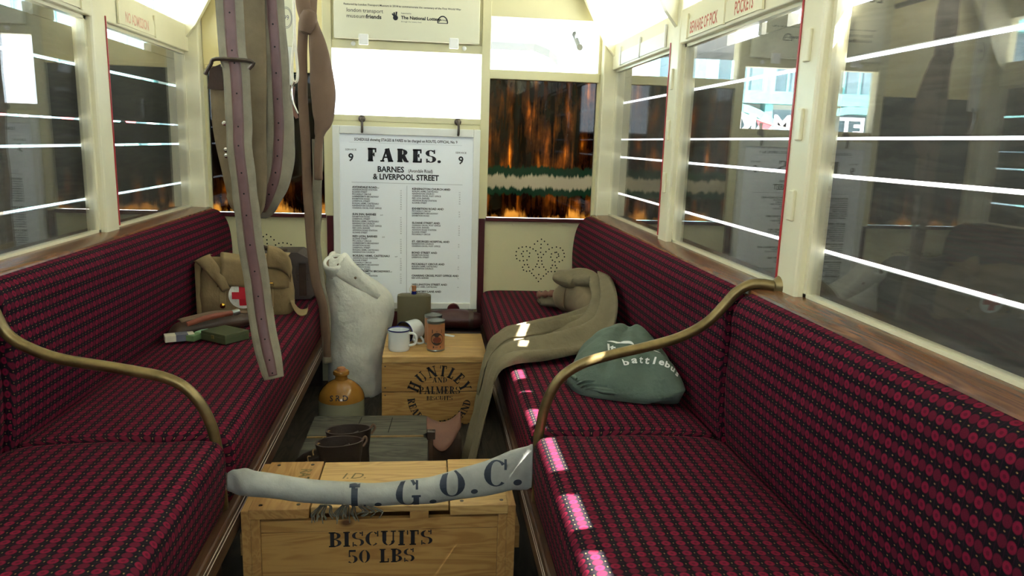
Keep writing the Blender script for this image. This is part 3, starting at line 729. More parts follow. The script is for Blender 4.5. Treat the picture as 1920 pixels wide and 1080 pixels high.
# ------------------------------------------------------------------ crockery and tins on the rear crate
MUG = [(.0405, 0), (.0435, .004), (.0445, .012), (.0445, .082), (.0475, .0855), (.0478, .0885), (.0450, .0885), (.0425, .080), (.0420, .006), (.0, .005)]
def mug(loc, label, axis, hdir, inner):
    t = thing('enamel_mug', label, 'mug', loc, 0, None)
    axis = Vector(axis).normalized(); c = Vector(loc)
    bm = B(); lathe(bm, [(0.0, 0)]+MUG[:4], c, 44, axis, caps=False); lathe(bm, [MUG[3], (.0452, .0835)], c, 44, axis, caps=False); link('body', bm, 'enamel', t, smooth=True)
    bm = B(); lathe(bm, [(.0452, .0832), (.0478, .0858), (.0478, .0885), (.0448, .0888), (.0432, .084)], c, 44, axis, caps=False); link('rim', bm, 'blue', t, smooth=2)
    bm = B(); lathe(bm, [(.0432, .0842), (.0420, .006), (.001, .005)], c, 44, axis, caps=False); link('inside', bm, inner, t, smooth=True)
    h = Vector(hdir).normalized()
    bm = B(); P = [c+axis*a+h*r for a, r in ((.073, .043), (.075, .060), (.066, .073), (.047, .076), (.030, .067), (.022, .043))]
    tube(bm, P, .0056, 10, 6); link('handle', bm, 'enamel', t, smooth=2)
mug((-.016, 3.015, ZC), 'white enamel mug with a blue rim standing upright on the crate', (0, 0, 1), (.93, -.35, 0), 'enamel')
mug((.056, 3.180, ZC+.0478), 'white enamel mug lying on its side showing its brown stained inside', (-.62, -.78, 0), (.60, -.35, -.55), 'rust')
def can(x, y, label):
    t = thing('tin_can', label, 'tin', (x, y, ZC))
    R, Hh = .0365, .128
    bm = B(); lathe(bm, [(R-.001, .0), (R+.001, .002), (R+.001, .006), (R-.0005, .008), (R-.0005, Hh-.012), (R+.001, Hh-.010), (R+.001, Hh-.001), (R-.002, Hh), (R-.003, Hh-.003), (.002, Hh-.003)], (x, y, ZC), 40); link('tin_body', bm, 'lid', t, smooth=True)
    bm = B(); lathe(bm, [(R+.0004, .008), (R+.0004, Hh-.012)], (x, y, ZC), 40, caps=False); lb = link('paper_label', bm, 'can', t, smooth=2)
    tr = tree_of(lb); o = (x, y-R, ZC+.06); e = ((1, .0, 0), (0, 0, 1))
    def shape(pts, m, n):
        b = B()
        V = [Vector(p) for p in pts]; c0 = Vector((sum(p.x for p in V)/len(V), sum(p.y for p in V)/len(V)))
        V2 = V+[c0]; decal(b, (V2, [[i, (i+1) % len(V), len(V)] for i in range(len(V))]), o, *e, tr, .0008+.0004*n); link('label_print', b, m, lb)
    el = lambda cx, cy, rx, ry: [(cx+rx*math.cos(2*PI*k/20), cy+ry*math.sin(2*PI*k/20)) for k in range(20)]
    shape(el(.004, -.006, .024, .027), 'canpic', 0); shape([(-.016, .018), (.024, .018), (.024, .034), (-.016, .034)], 'canpic', 0)
    shape(el(.005, -.010, .017, .013), 'canred', 1); shape([(-.012, -.044), (.02, -.044), (.02, -.036), (-.012, -.036)], 'canpic', 0)
can(.135, 3.015, 'brown labelled tin with a dark pot picture, in front beside the mugs')
can(.125, 3.113, 'brown labelled tin partly hidden behind the other brown tin')
def water_tin():
    t = thing('water_can', 'flat olive can with a cork stopper standing at the back of the crate', 'can', (.042, 3.235, ZC))
    ring = lambda z, e: [(-.032+.042+(-.042)+e+q[0]*(.146-2*e), 3.20+e*.5+q[1]*(.066-e), z) for q in ((0, .2), (.06, .06), (.2, 0), (.8, 0), (.94, .06), (1, .2), (1, .8), (.94, .94), (.8, 1), (.2, 1), (.06, .94), (0, .8))]
    bm = B(); rings_loft(bm, [ring(ZC, .003), ring(ZC+.004, 0), ring(ZC+.182, 0), ring(ZC+.186, .002), ring(ZC+.186, .006), ring(ZC+.190, .012)]); link('can_body', bm, 'olive', t, smooth=True)
    bm = B(); lathe(bm, [(.011, 0), (.011, .014)], (.040, 3.235, ZC+.190), 16); link('spout', bm, 'blue', t, smooth=True)
    bm = B(); lathe(bm, [(.009, 0), (.0105, .02), (.0095, .024)], (.040, 3.235, ZC+.203), 16); link('cork_stopper', bm, 'cork', t, smooth=True)
    bm = B(); tube(bm, [(.026, 3.235, ZC+.189), (.022, 3.235, ZC+.212), (.030, 3.235, ZC+.230), (.040, 3.235, ZC+.228)], .0014, 6, 6); link('stopper_cord', bm, 'cord', t)
water_tin()
# rolled leather lying behind the crate, and a scrap of paper
bm = B(); P = smoothpath([(.03, 3.39, .33), (.20, 3.395, .334), (.345, 3.39, .33)], 8)
rings = []
for i, p in enumerate(P):
    q = i/(len(P)-1); r = .046*(1-.25*abs(2*q-1)**4)
    rings.append([p+Vector((0, r*math.cos(a)*1.0, r*math.sin(a)+.003*math.sin(9*q+2*a))) for a in [2*PI*k/20 for k in range(20)]])
rings_loft(bm, rings)
t = thing('leather_holdall', 'dark oxblood leather roll behind the rear crate under the FARES board', 'leather roll', (.19, 3.39, 0))
link('roll', bm, 'holdall', t, smooth=True)
for x in (.06, .30): bm = B(); lathe(bm, [(.0475, -.011), (.0485, -.009), (.0485, .009), (.0475, .011)], (x, 3.392, .332), 24, (1, 0, 0), caps=False); link('strap', bm, 'leather', t, smooth=True)
bm = B(); box(bm, .01, .35, 3.335, 3.45, 0, .286, .006); link('case', bm, 'dark', t)
bm = B(); prism(bm, [(.150, 3.262), (.215, 3.215), (.222, 3.235), (.168, 3.272)], 'z', ZC, ZC+.003)
tag(link('paper_scrap', bm, 'paper', loc=(.18, 3.24, ZC)), 'white paper scrap lying beside the brown tins on the crate', 'paper')

# ------------------------------------------------------------------ kitbag and rum jar
def kitbag():
    t = thing('kitbag', 'tall white canvas kitbag leaning by the FARES board', 'bag', (-.21, 3.335, 0))
    S = [(0, -.330, -.115, .085), (.012, -.342, -.098, .105), (.10, -.346, -.092, .115), (.22, -.347, -.080, .118), (.33, -.347, -.060, .12), (.40, -.348, -.054, .12), (.46, -.349, -.070, .115), (.505, -.349, -.112, .105), (.54, -.349, -.162, .092), (.575, -.350, -.205, .078), (.61, -.346, -.236, .062), (.632, -.338, -.252, .048), (.640, -.325, -.262, .038), (.632, -.318, -.272, .03), (.60, -.312, -.276, .022)]
    P = smoothpath([(a, b, c) for a, b, c, d in S], 4); Dp = [v.x for v in smoothpath([(d, 0, 0) for *_, d in S], 4)]
    rings = []
    for v, ry in zip(P, Dp):
        z, xl, xr = v; cx, rx = (xl+xr)/2, (xr-xl)/2; ring = []
        for k in range(56):
            a = 2*PI*k/56
            f = 1+.06*noise.noise(Vector((math.cos(a)*1.8, math.sin(a)*1.8, z*6)))+.035*noise.noise(Vector((math.cos(a)*4+9, math.sin(a)*4, z*15)))+.022*math.sin(4*a+z*16)*math.exp(-((z-.50)/.12)**2)+.03*math.sin(5*a+z*22)*max(0, (z-.42)*4)
            f += .02*math.sin(7*a-z*30)*math.exp(-((z-.08)/.07)**2)
            x = cx+rx*f*math.cos(a)
            ring.append((max(x, -.3505) if z < .5 else x, 3.335+ry*f*math.sin(a), z + (.012*math.cos(2*a+1) if z > .55 else 0)))
        rings.append(ring)
    bm = B(); rings_loft(bm, rings); bag = link('bag_body', bm, 'kit', t, smooth=2)
    bm = B(); tr = tree_of(bag)
    # folded-over flap of the mouth, lying down the near shoulder of the bag
    C = smoothpath([(-.282, 3.262, .612), (-.255, 3.243, .588), (-.208, 3.232, .552), (-.150, 3.232, .508), (-.112, 3.232, .470)], 6)
    Wd = [Vector((.030, 0, .036))*(1-.75*(i/(len(C)-1))**2) for i in range(len(C))]; Nn = [Vector((.25, -.9, .35)).normalized()]*len(C)
    ribbon(bm, C, Wd, Nn, .006, 0, .010, 8, .004); link('folded_mouth', bm, 'kit', t, smooth=2)
    bm = B(); ax = Vector((-.12, -.50, .86)); c0 = Vector((-.304, 3.290, .600)); lathe(bm, [(.046, -.06), (.054, .008), (.049, .024), (.041, .024), (.036, .016)], c0, 28, ax, caps=False); link('mouth', bm, 'kit', t, smooth=2)
    bm = B(); lathe(bm, [(.037, .017), (.026, .000), (.001, -.004)], c0, 28, ax, caps=False); link('stained_inside', bm, 'rust', t, smooth=2)
    for a, b in (((-.290, 3.262, .610), (-.275, 3.255, .585)), ((-.215, 3.222, .560), (-.208, 3.221, .553))): bm = B(); tube(bm, [a, b], .005, 8); link('eyelet', bm, 'rust', t)
kitbag()
def jar():
    t = thing('stoneware_jar', 'stoneware rum jar with amber shoulder marked SRD in front of the kitbag', 'jar', (-.251, 3.0, 0))
    c = (-.251, 3.0, 0)
    bm = B(); lathe(bm, [(.086, 0), (.0925, .006), (.0935, .02), (.0935, .092)], c, 56); link('jar_base', bm, 'stone', t, smooth=True)
    bm = B(); lathe(bm, [(.0938, .0915), (.0925, .105), (.086, .122), (.073, .140), (.054, .157), (.036, .167), (.027, .172), (.0245, .182), (.026, .190), (.032, .194), (.033, .203), (.030, .209), (.018, .210)], c, 56, caps=False); sh = link('jar_shoulder', bm, 'amberglaze', t, smooth=True)
    bm = B(); lathe(bm, [(.018, .204), (.019, .216), (.016, .222)], c, 20); link('cork', bm, 'cork', t, smooth=True)
    bm = B(); tr = tree_of(sh); decal(bm, text2d('S R D', .024, .95, .02), (-.252, 2.92, .104), (1, 0, 0), (0, .45, .89), tr, .001); link('lettering', bm, 'ink', sh)
jar()

# ------------------------------------------------------------------ duckboard, boots, satchel on the floor
t = thing('duckboard', 'low weathered grey wooden boards on the floor between the two crates', 'duckboard', (-.12, 2.6, 0))
def rboard(y0, y1):
    r = .03; pts = [(-.345, y0), (.105-r, y0)] + [(.105-r+r*math.sin(a), y0+r-r*math.cos(a)) for a in (.5, 1.07)] + [(.105, y0+r), (.105, y1-r)] + [(.105-r+r*math.cos(a), y1-r+r*math.sin(a)) for a in (.5, 1.07)] + [(.105-r, y1), (-.345, y1)]
    bm = B(); prism(bm, pts, 'z', .022, .050); return bm
link('board', rboard(2.695, 2.900), 'grey', t); link('board', rboard(2.29, 2.672), 'grey', t)
bm = B(); box(bm, -.345, .09, 2.686, 2.696, .034, .0495, .003); link('worn_edge', bm, 'worn', t)
for x in (-.30, .04):
    bm = B(); box(bm, x-.025, x+.025, 2.30, 2.89, 0, .022); link('batten', bm, 'grey', t)
for a, b in (((-.045, 2.72), (-.036, 2.875)), ((-.165, 2.80), (-.158, 2.88))): bm = B(); tube(bm, [(a[0], a[1], .0500), (b[0], b[1], .0500)], .0016, 6); link('crack', bm, 'hole', t)
def boot(y, dx, label):
    z0 = .050; x = -.165+dx
    t = thing('ankle_boot', label, 'boot', (x, y, z0), 0, 'pair of boots on the duckboard')
    rings = []
    def ring(cx, cz, rx, ry, tilt=0): return [(cx+rx*math.cos(a), y+ry*math.sin(a)*(1-.12*math.cos(a)), cz+tilt*math.cos(a)) for a in [2*PI*k/32 for k in range(32)]]
    prof = [(.0, .018, -.002, .070, .040), (0, .05, -.004, .072, .042), (0, .085, 0, .066, .041), (0, .12, .002, .068, .042), (0, .15, 0, .074, .045), (0, .158, 0, .0755, .046), (0, .158, 0, .069, .040), (0, .11, 0, .058, .034), (0, .05, 0, .055, .032)]
    bm = B(); rings_loft(bm, [ring(x+p[2], z0+p[1], p[3], p[4], .004) for p in prof])
    # foot from the instep to the toe cap
    foot = []
    for q in range(13):
        f = q/12; fx = x+.03-.215*f; hh = (.085*(1-f)**1.3+.050*(1-.55*max(0, (f-.75)*4)**2)); wy = .036+.010*math.sin(PI*min(1, f*1.15))-.022*max(0, (f-.8)*5)**2
        foot.append([(fx, y+wy*math.cos(a), z0+.016+hh*max(0, math.sin(a))**.8) for a in [PI*k/14 for k in range(15)]])
    rings_loft(bm, foot); up = link('upper', bm, 'boot', t, smooth=True)
    bm = B(); out = [(x+.030+.046*math.cos(a), y+.038*math.sin(a)) for a in [-PI/2+PI*k/10 for k in range(11)]] + [(x-.145+.052*math.cos(a), y+.046*math.sin(a)) for a in [PI/2+PI*k/12 for k in range(13)]]
    prism(bm, out, 'z', z0+.006, z0+.018); box(bm, x-.005, x+.07, y-.034, y+.034, z0, z0+.008, .002); link('sole', bm, 'leather', t)
    bm = B()
    for k in range(5): xx = x-.062-.016*k; zz = z0+.150-.0215*k; tube(bm, [(xx, y-.022, zz-.008), (xx-.005, y, zz), (xx, y+.022, zz-.008)], .0022, 6, 3)
    link('laces', bm, 'worn', up)
    bm = B(); tube(bm, [(x+.074, y, z0+.14), (x+.086, y, z0+.160), (x+.080, y, z0+.172), (x+.070, y, z0+.158)], .004, 8, 5); link('heel_loop', bm, 'browncloth', up)
boot(2.365, .010, 'dark brown leather boot, farther of the pair on the grey boards')
boot(2.262, -.008, 'dark brown leather boot nearer the front crate')
def satchel():
    t = thing('leather_pouch', 'pinkish tan leather pouch lying open against the hanging khaki cloth', 'pouch', (.17, 2.44, 0))
    C = smoothpath([(.100, 2.44, .192), (.122, 2.42, .170), (.152, 2.41, .158), (.186, 2.42, .172), (.218, 2.45, .206)], 6)
    bm = B(); ribbon(bm, C, [Vector((0, -.050, -.032))*(.55+.45*math.sin(PI*i/(len(C)-1))) for i in range(len(C))], [Vector((0, -.5, .86))]*len(C), .006, 0, .008, 6); link('open_flap', bm, 'tanleather', t, smooth=2)
    bm = B(); box(bm, .114, .222, 2.415, 2.50, .001, .150, .018); link('pouch_body', bm, 'leather', t, smooth=True)
    bm = B(); box(bm, .108, .122, 2.37, 2.385, .001, .196, .003); link('hanging_strap', bm, 'leather', t)
    bm = B(); box(bm, .101, .130, 2.365, 2.388, .165, .195, .003); link('buckle', bm, 'steel', t)
satchel()
def flask():
    t = thing('water_flask', 'round khaki covered flask on the floor beside the tan pouch', 'flask', (.165, 2.315, 0))
    bm = B(); lathe(bm, [(.002, -.026), (.035, -.024), (.052, -.012), (.055, 0), (.052, .012), (.035, .024), (.002, .026)], (.165, 2.315, .0552), 32, (.25, -.95, .2)); link('flask_body', bm, 'olive', t, smooth=True)
    bm = B(); lathe(bm, [(.030, 0), (.031, .004), (.024, .008), (.010, .009)], Vector((.165, 2.315, .0552))+Vector((.25, -.95, .2)).normalized()*.0235, 24, (.25, -.95, .2)); link('dark_cap', bm, 'hole', t, smooth=True)
    bm = B(); lathe(bm, [(.011, 0), (.011, .010), (.004, .012)], Vector((.165, 2.315, .0552))+Vector((.25, -.95, .2)).normalized()*.031, 16, (.25, -.95, .2)); link('brass_stud', bm, 'brass', t, smooth=True)
flask()

# ------------------------------------------------------------------ lettered strap across the gangway
def strap():
    t = thing('gangway_strap', 'grey canvas strap lettered L.G.O.C. slung across the gangway between the rails', 'strap', (0, 1.685, .33))
    S = [(-.361, .352, .022, .010), (-.345, .352, .030, .013), (-.322, .350, .033, .026), (-.292, .345, .030, .027), (-.22, .332, .029, .025), (-.122, .319, .028, .024), (-.023, .313, .028, .022), (.060, .316, .031, .020), (.135, .325, .036, .018), (.229, .345, .044, .015), (.300, .365, .052, .013), (.345, .375, .057, .010), (.357, .377, .057, .009)]
    P = smoothpath([(a, 1.683, b) for a, b, c, d in S], 5); HR = smoothpath([(c, d, 0) for a, b, c, d in S], 5)
    wr = lambda i, a: 1+.03*math.sin(i*.8+3*a)+.02*noise.noise(Vector((i*.5, a, 3)))
    n = 28; rings = []
    for i, (p, h) in enumerate(zip(P, HR)):
        pin = 1+.22*math.sin(5*2*PI/8)*0
        rings.append([p+Vector((0, -h.y*math.cos(a)*wr(i, a), h.x*math.sin(a)*wr(i, a))) for a in [2*PI*k/n for k in range(n)]])
    bm = B(); rings_loft(bm, rings); body = link('strap_body', bm, 'strapcanvas', t, smooth=2)
    tr = tree_of(body)
    def put(ch, x, zb, h, sx):
        V, F = slab(ch, h, sx=sx); cut = []
        bm2 = B(); o = Vector((x, 1.60, zb)); vs = []
        # subdivide the letter so it wraps round the padded tube
        b3 = B(); vv = [b3.verts.new((v.x, v.y, 0)) for v in V]
        for f in F:
            try: b3.faces.new([vv[i] for i in f])
            except ValueError: pass
        bmesh.ops.subdivide_edges(b3, edges=b3.edges, cuts=9, use_grid_fill=True)
        b3.verts.ensure_lookup_table(); b3.verts.index_update()
        hit = {}
        for v in b3.verts:
            q = tr.ray_cast(o+Vector((v.co.x, 0, v.co.y)), Vector((0, 1, 0)), .3)
            hit[v.index] = None if q[0] is None else q[0]+Vector((0, -.0012, 0))+q[1]*.0006
        m = {}
        for f in b3.faces:
            idx = [v.index for v in f.verts]
            if any(hit[i] is None for i in idx): continue
            try: lt.faces.new([m.setdefault(i, lt.verts.new(hit[i])) for i in idx])
            except ValueError: pass
        b3.free(); bm2.free()
    lt = B()
    for ch, x, zb, h, sx in (('L', -.060, .277, .066, .95), ('.', -.012, .289, .06, 1), ('G', .060, .288, .066, 1.02), ('.', .118, .292, .06, 1), ('O', .163, .309, .066, 1.05), ('.', .217, .316, .06, 1), ('C', .268, .331, .070, 1.0), ('.', .322, .334, .075, 1)):
        put(ch, x, zb, h, sx)
    link('lettering', lt, 'strapink', body)
    for s, x, z in ((-1, -.378, .352), (1, .3705, .378)):
        bm = B()
        for dz in (-.014, .014): lathe(bm, [(.0132, -.006), (.0141, -.006), (.0141, .006), (.0132, .006)], (x, 1.686, z+dz), 20, (0, 0, 1))
        link('end_loop', bm, 'strapcanvas', t, smooth=True)
    for x, n_, mt, sp in ((-.140, 16, 'tassel', -.012), (-.085, 18, 'tassel', -.006), (-.046, 12, 'tassel', .020)):
        bm = B()
        for k in range(n_):
            a = random.uniform(-.016, .016); L = random.uniform(.040, .062)*(1 if sp < .01 else .75); e = a*1.5+sp+random.uniform(-.006, .006)
            tube(bm, [(x+a*.5, 1.664, .298), (x+a, 1.690-.006*random.random(), .282), (x+e*1.0, 1.700, .275-L*.4), (x+a+e*.6, 1.703-.008*random.random(), .290-L)], .0014, 5, 3)
        link('tassel', bm, mt, t)
strap()

# ------------------------------------------------------------------ hanging webbing and cloth
def hang(pts, hw, facing=(0, -1, 0), tw=None, sm=8):
    C = smoothpath(pts, sm); n = len(C); W = []; N = []
    for i, c in enumerate(C):
        T = (C[min(i+1, n-1)]-C[max(i-1, 0)]).normalized(); f = Vector(facing)
        if tw: f = Matrix.Rotation(tw(i/(n-1)), 3, 'Z') @ f
        w = T.cross(f).normalized(); h = hw(i/(n-1)) if callable(hw) else hw
        W.append(-w*h); N.append((-w).cross(T).normalized() if (-w).cross(T).dot(f) > 0 else w.cross(T).normalized())
    return C, W, N
def long_strap():
    t = thing('webbing_strap', 'long khaki webbing strap with plum leather centre hanging to the left bench', 'strap', (-.40, 2.1, 1.85), 0, None)
    P = [(-.400, 2.115, 1.853), (-.412, 2.10, 1.75), (-.419, 2.1, 1.60), (-.417, 2.1, 1.49), (-.414, 2.1, 1.364), (-.407, 2.1, 1.317), (-.404, 2.1, 1.191), (-.405, 2.1, 1.12), (-.398, 2.1, 1.026), (-.393, 2.1, .958), (-.385, 2.1, .853), (-.373, 2.1, .756), (-.364, 2.095, .665), (-.352, 2.085, .589), (-.336, 2.075, .515), (-.328, 2.07, .478)]
    C, W, N = hang(P, lambda q: .034 if q < .9 else .034-.012*(q-.9)*10*.6, tw=lambda q: .15*math.sin(q*9))
    bm = B(); ribbon(bm, C, W, N, .004, 0, .003, 8, .0025); web = link('webbing', bm, 'web', t, smooth=2)
    bm = B(); k0 = 6; ribbon(bm, [c+n*.0042 for c, n in zip(C, N)][k0:-2], [w*.42 for w in W][k0:-2], N[k0:-2], .003, 0, .002, 4); lb = link('leather_band', bm, 'purple', t, smooth=2)
    bm = B(); i = 14
    while i < len(C)-4: disc(bm, C[i]+N[i]*.0072, .0024, N[i], 8); i += 6
    link('buckle_hole', bm, 'hole', lb)
    bm = B()
    for sg in (-1, 1): tube(bm, [c+n*.0062+w*.36*sg for c, w, n in zip(C, W, N)][k0:-3], .0006, 5)
    link('stitching', bm, 'browncloth', lb)
    # square steel buckle with its leather keeper, and the doubled tail rising behind it
    bm = B(); tube(bm, [(-.482, 2.086, 1.30), (-.466, 2.084, 1.325), (-.450, 2.082, 1.340), (-.362, 2.082, 1.337), (-.370, 2.084, 1.318)], .005, 8, 4); link('buckle', bm, 'steel', t, smooth=True)
    bm = B(); rings_loft(bm, [[(-.476, y, 1.318), (-.449, y, 1.330), (-.444, y+.01, 1.264), (-.487, y+.01, 1.266)] for y in (2.112, 2.118)]); link('leather_keeper', bm, 'leather', t)
    C2, W2, N2 = hang([(-.446, 2.13, 1.325), (-.447, 2.135, 1.24), (-.444, 2.14, 1.15), (-.428, 2.145, 1.05), (-.418, 2.15, .99), (-.405, 2.16, .955), (-.392, 2.175, .975), (-.385, 2.185, 1.10), (-.378, 2.19, 1.35), (-.372, 2.17, 1.65), (-.368, 2.12, 1.853)], lambda q: .036 if q < .4 else .036+.004*math.sin(q*5), tw=lambda q: .25*math.sin(q*6))
    bm = B(); ribbon(bm, C2, W2, N2, .004, 0, .003, 8, .003); link('doubled_tail', bm, 'webback', t, smooth=2)
    bm = B()
    for z in (1.178, 1.108, 1.092): lathe(bm, [(.007, 0), (.006, .003), (.003, .004)], (-.447+.006*(1.2-z)*10*.3, 2.120, z), 12, (0, -1, 0))
    link('rivet', bm, 'chrome', t)
long_strap()
def loop_strap():
    t = thing('webbing_strap', 'khaki webbing loop with plum leather centre hanging beside the longer strap', 'strap', (-.32, 2.2, 1.85))
    P = [(-.335, 2.20, 1.853), (-.330, 2.19, 1.70), (-.327, 2.19, 1.503), (-.321, 2.19, 1.401), (-.318, 2.19, 1.291), (-.316, 2.19, 1.184), (-.320, 2.19, 1.112), (-.330, 2.19, 1.039), (-.347, 2.195, .992), (-.368, 2.21, .952), (-.382, 2.235, .948), (-.380, 2.26, .985), (-.372, 2.265, 1.10), (-.366, 2.262, 1.25), (-.363, 2.26, 1.50), (-.360, 2.24, 1.853)]
    C, W, N = hang(P, lambda q: .032+.014*math.exp(-((q-.42)/.12)**2), tw=lambda q: -.2*math.sin(q*5)-.5*max(0, min(1, (q-.40)*6))*0)
    bm = B(); ribbon(bm, C, W, N, .004, 0, .003, 8, .003); link('webbing', bm, 'web', t, smooth=2)
    k1 = 78; bm = B(); ribbon(bm, [c+n*.0042 for c, n in zip(C, N)][4:k1], [w*(.42*.034/w.length) for w in W][4:k1], N[4:k1], .003, 0, .002, 4); lb = link('leather_band', bm, 'purple', t, smooth=2)
    bm = B(); i = 10
    while i < k1-3: disc(bm, C[i]+N[i]*.0072, .0026, N[i], 8); i += 5
    link('buckle_hole', bm, 'hole', lb)
    bm = B()
    for sg in (-1, 1): tube(bm, [c+n*.0062+w*(.36*.034/w.length)*sg for c, w, n in zip(C, W, N)][4:k1], .0006, 5)
    link('stitching', bm, 'browncloth', lb)
loop_strap()
def brown_cloth():
    t = thing('cloth_sling', 'knotted brown cloth sling hanging left of the FARES board', 'sling', (-.38, 3.1, 1.85))
    bm = B()
    for x0, y in ((-.388, 3.10), (-.366, 3.12)):
        C, W, N = hang([(-.38, y, 1.853), (x0+.004, y, 1.75), (x0, y, 1.66), (-.372, y-.005, 1.585)], .028, tw=lambda q: .3); ribbon(bm, C, W, N, .006, 0, .010, 8, .003)
    link('gathered_top', bm, 'browncloth', t, smooth=2)
    bm = B(); lathe(bm, [(.006, -.050), (.024, -.042), (.033, -.018), (.034, .012), (.026, .036), (.008, .046)], (-.369, 3.085, 1.585), 20, (.25, 0, 1)); link('knot', bm, 'browncloth', t, smooth=True)
    C, W, N = hang([(-.352, 3.09, 1.60), (-.338, 3.09, 1.52), (-.322, 3.09, 1.40), (-.316, 3.09, 1.30), (-.318, 3.09, 1.22), (-.332, 3.09, 1.165), (-.340, 3.095, 1.10), (-.343, 3.10, .98)], lambda q: .014+.034*math.sin(PI*min(1, q*1.28))**1.2 if q < .74 else .016, tw=lambda q: .35)
    bm = B(); ribbon(bm, C, W, N, .006, 0, .014, 10, .004); link('broad_fold', bm, 'browncloth', t, smooth=2)
    C, W, N = hang([(-.386, 3.09, 1.58), (-.396, 3.10, 1.46), (-.396, 3.10, 1.30), (-.390, 3.10, 1.10), (-.385, 3.10, .90), (-.376, 3.10, .715), (-.358, 3.09, .56), (-.326, 3.07, .44), (-.318, 3.06, .25)], .019, tw=lambda q: .5*math.sin(q*4))
    bm = B(); ribbon(bm, C, W, N, .005, 0, .004, 6, .003); link('tail', bm, 'browncloth', t, smooth=2)
    C, W, N = hang([(-.345, 3.115, 1.14), (-.348, 3.115, 1.0), (-.352, 3.112, .85), (-.356, 3.11, .70), (-.346, 3.105, .57), (-.322, 3.085, .44), (-.318, 3.075, .32), (-.316, 3.07, .22)], lambda q: .022-.004*q, tw=lambda q: -.6*math.sin(q*5))
    bm = B(); ribbon(bm, C, W, N, .005, 0, .004, 6, .003); link('tail', bm, 'web', t, smooth=2)
brown_cloth()
def lanyard():
    t = thing('rope_lanyard', 'white rope lanyard with a silver clip hanging by the brown sling', 'lanyard', (-.40, 2.92, 1.85))
    bm = B(); tube(bm, [(-.395, 2.92, 1.853), (-.392, 2.92, 1.63), (-.391, 2.92, 1.48), (-.384, 2.915, 1.39), (-.386, 2.91, 1.352), (-.396, 2.91, 1.346), (-.404, 2.912, 1.37), (-.402, 2.92, 1.44), (-.394, 2.925, 1.50)], .0052, 8, 8); link('rope', bm, 'cord', t, smooth=True)
    bm = B(); tube(bm, [(-.396, 2.905, 1.346), (-.405, 2.905, 1.32), (-.403, 2.90, 1.28), (-.390, 2.90, 1.245), (-.384, 2.90, 1.232)], .004, 8, 5); link('clip', bm, 'chrome', t, smooth=True)
    bm = B(); C, W, N = hang([(-.408, 2.915, 1.33), (-.410, 2.915, 1.28), (-.398, 2.915, 1.235), (-.390, 2.915, 1.215)], lambda q: .014*(1-.6*q)); ribbon(bm, C, W, N, .004, 0, .002, 4); link('leather_tab', bm, 'tanleather', t, smooth=True)
    t = thing('luggage_tag', 'cream canvas pocket with an oval stamp hanging behind the webbing loop', 'tag', (-.43, 2.95, 1.85))
    bm = B(); box(bm, -.462, -.402, 2.945, 2.955, 1.475, 1.66, .003); tb = link('tag_board', bm, 'poster', t)
    bm = B()
    for r in (1, .86): 
        pts = [(-.425+.021*r*math.cos(a), 2.9445, 1.575+.037*r*math.sin(a)) for a in [2*PI*k/28 for k in range(29)]]; tube(bm, pts, .0008, 5)
    lay(bm, text2d('99', .018, .8), (-.425, 2.9445, 1.567), (1, 0, 0), (0, 0, 1)); link('oval_stamp', bm, 'greyink', tb)
    bm = B(); box(bm, -.450, -.404, 2.94, 2.956, 1.335, 1.474, .008); link('canvas_pocket', bm, 'kit', t, smooth=True)
    bm = B(); tube(bm, [(-.43, 2.95, 1.66), (-.40, 2.95, 1.75), (-.385, 2.95, 1.853)], .002, 6); link('cord', bm, 'cord', t)
    t = thing('chain', 'dark steel chain and links hanging between the two webbing straps', 'chain', (-.40, 2.5, 1.85))
    bm = B(); z = 1.853; k = 0
    while z > 1.34:
        a = (Vector((1, 0, 0)), Vector((0, 1, 0)))[k % 2]; L = .019
        tube(bm, [Vector((-.392, 2.5, z-L))+a*.007*math.cos(q)+Vector((0, 0, L*math.sin(q))) for q in [2*PI*j/14 for j in range(15)]], .0026, 6); z -= .031; k += 1
    link('links', bm, 'steel', t, smooth=True)
    bm = B(); box(bm, -.402, -.384, 2.492, 2.508, 1.22, 1.335, .004); link('end_ring', bm, 'chrome', t)
lanyard()

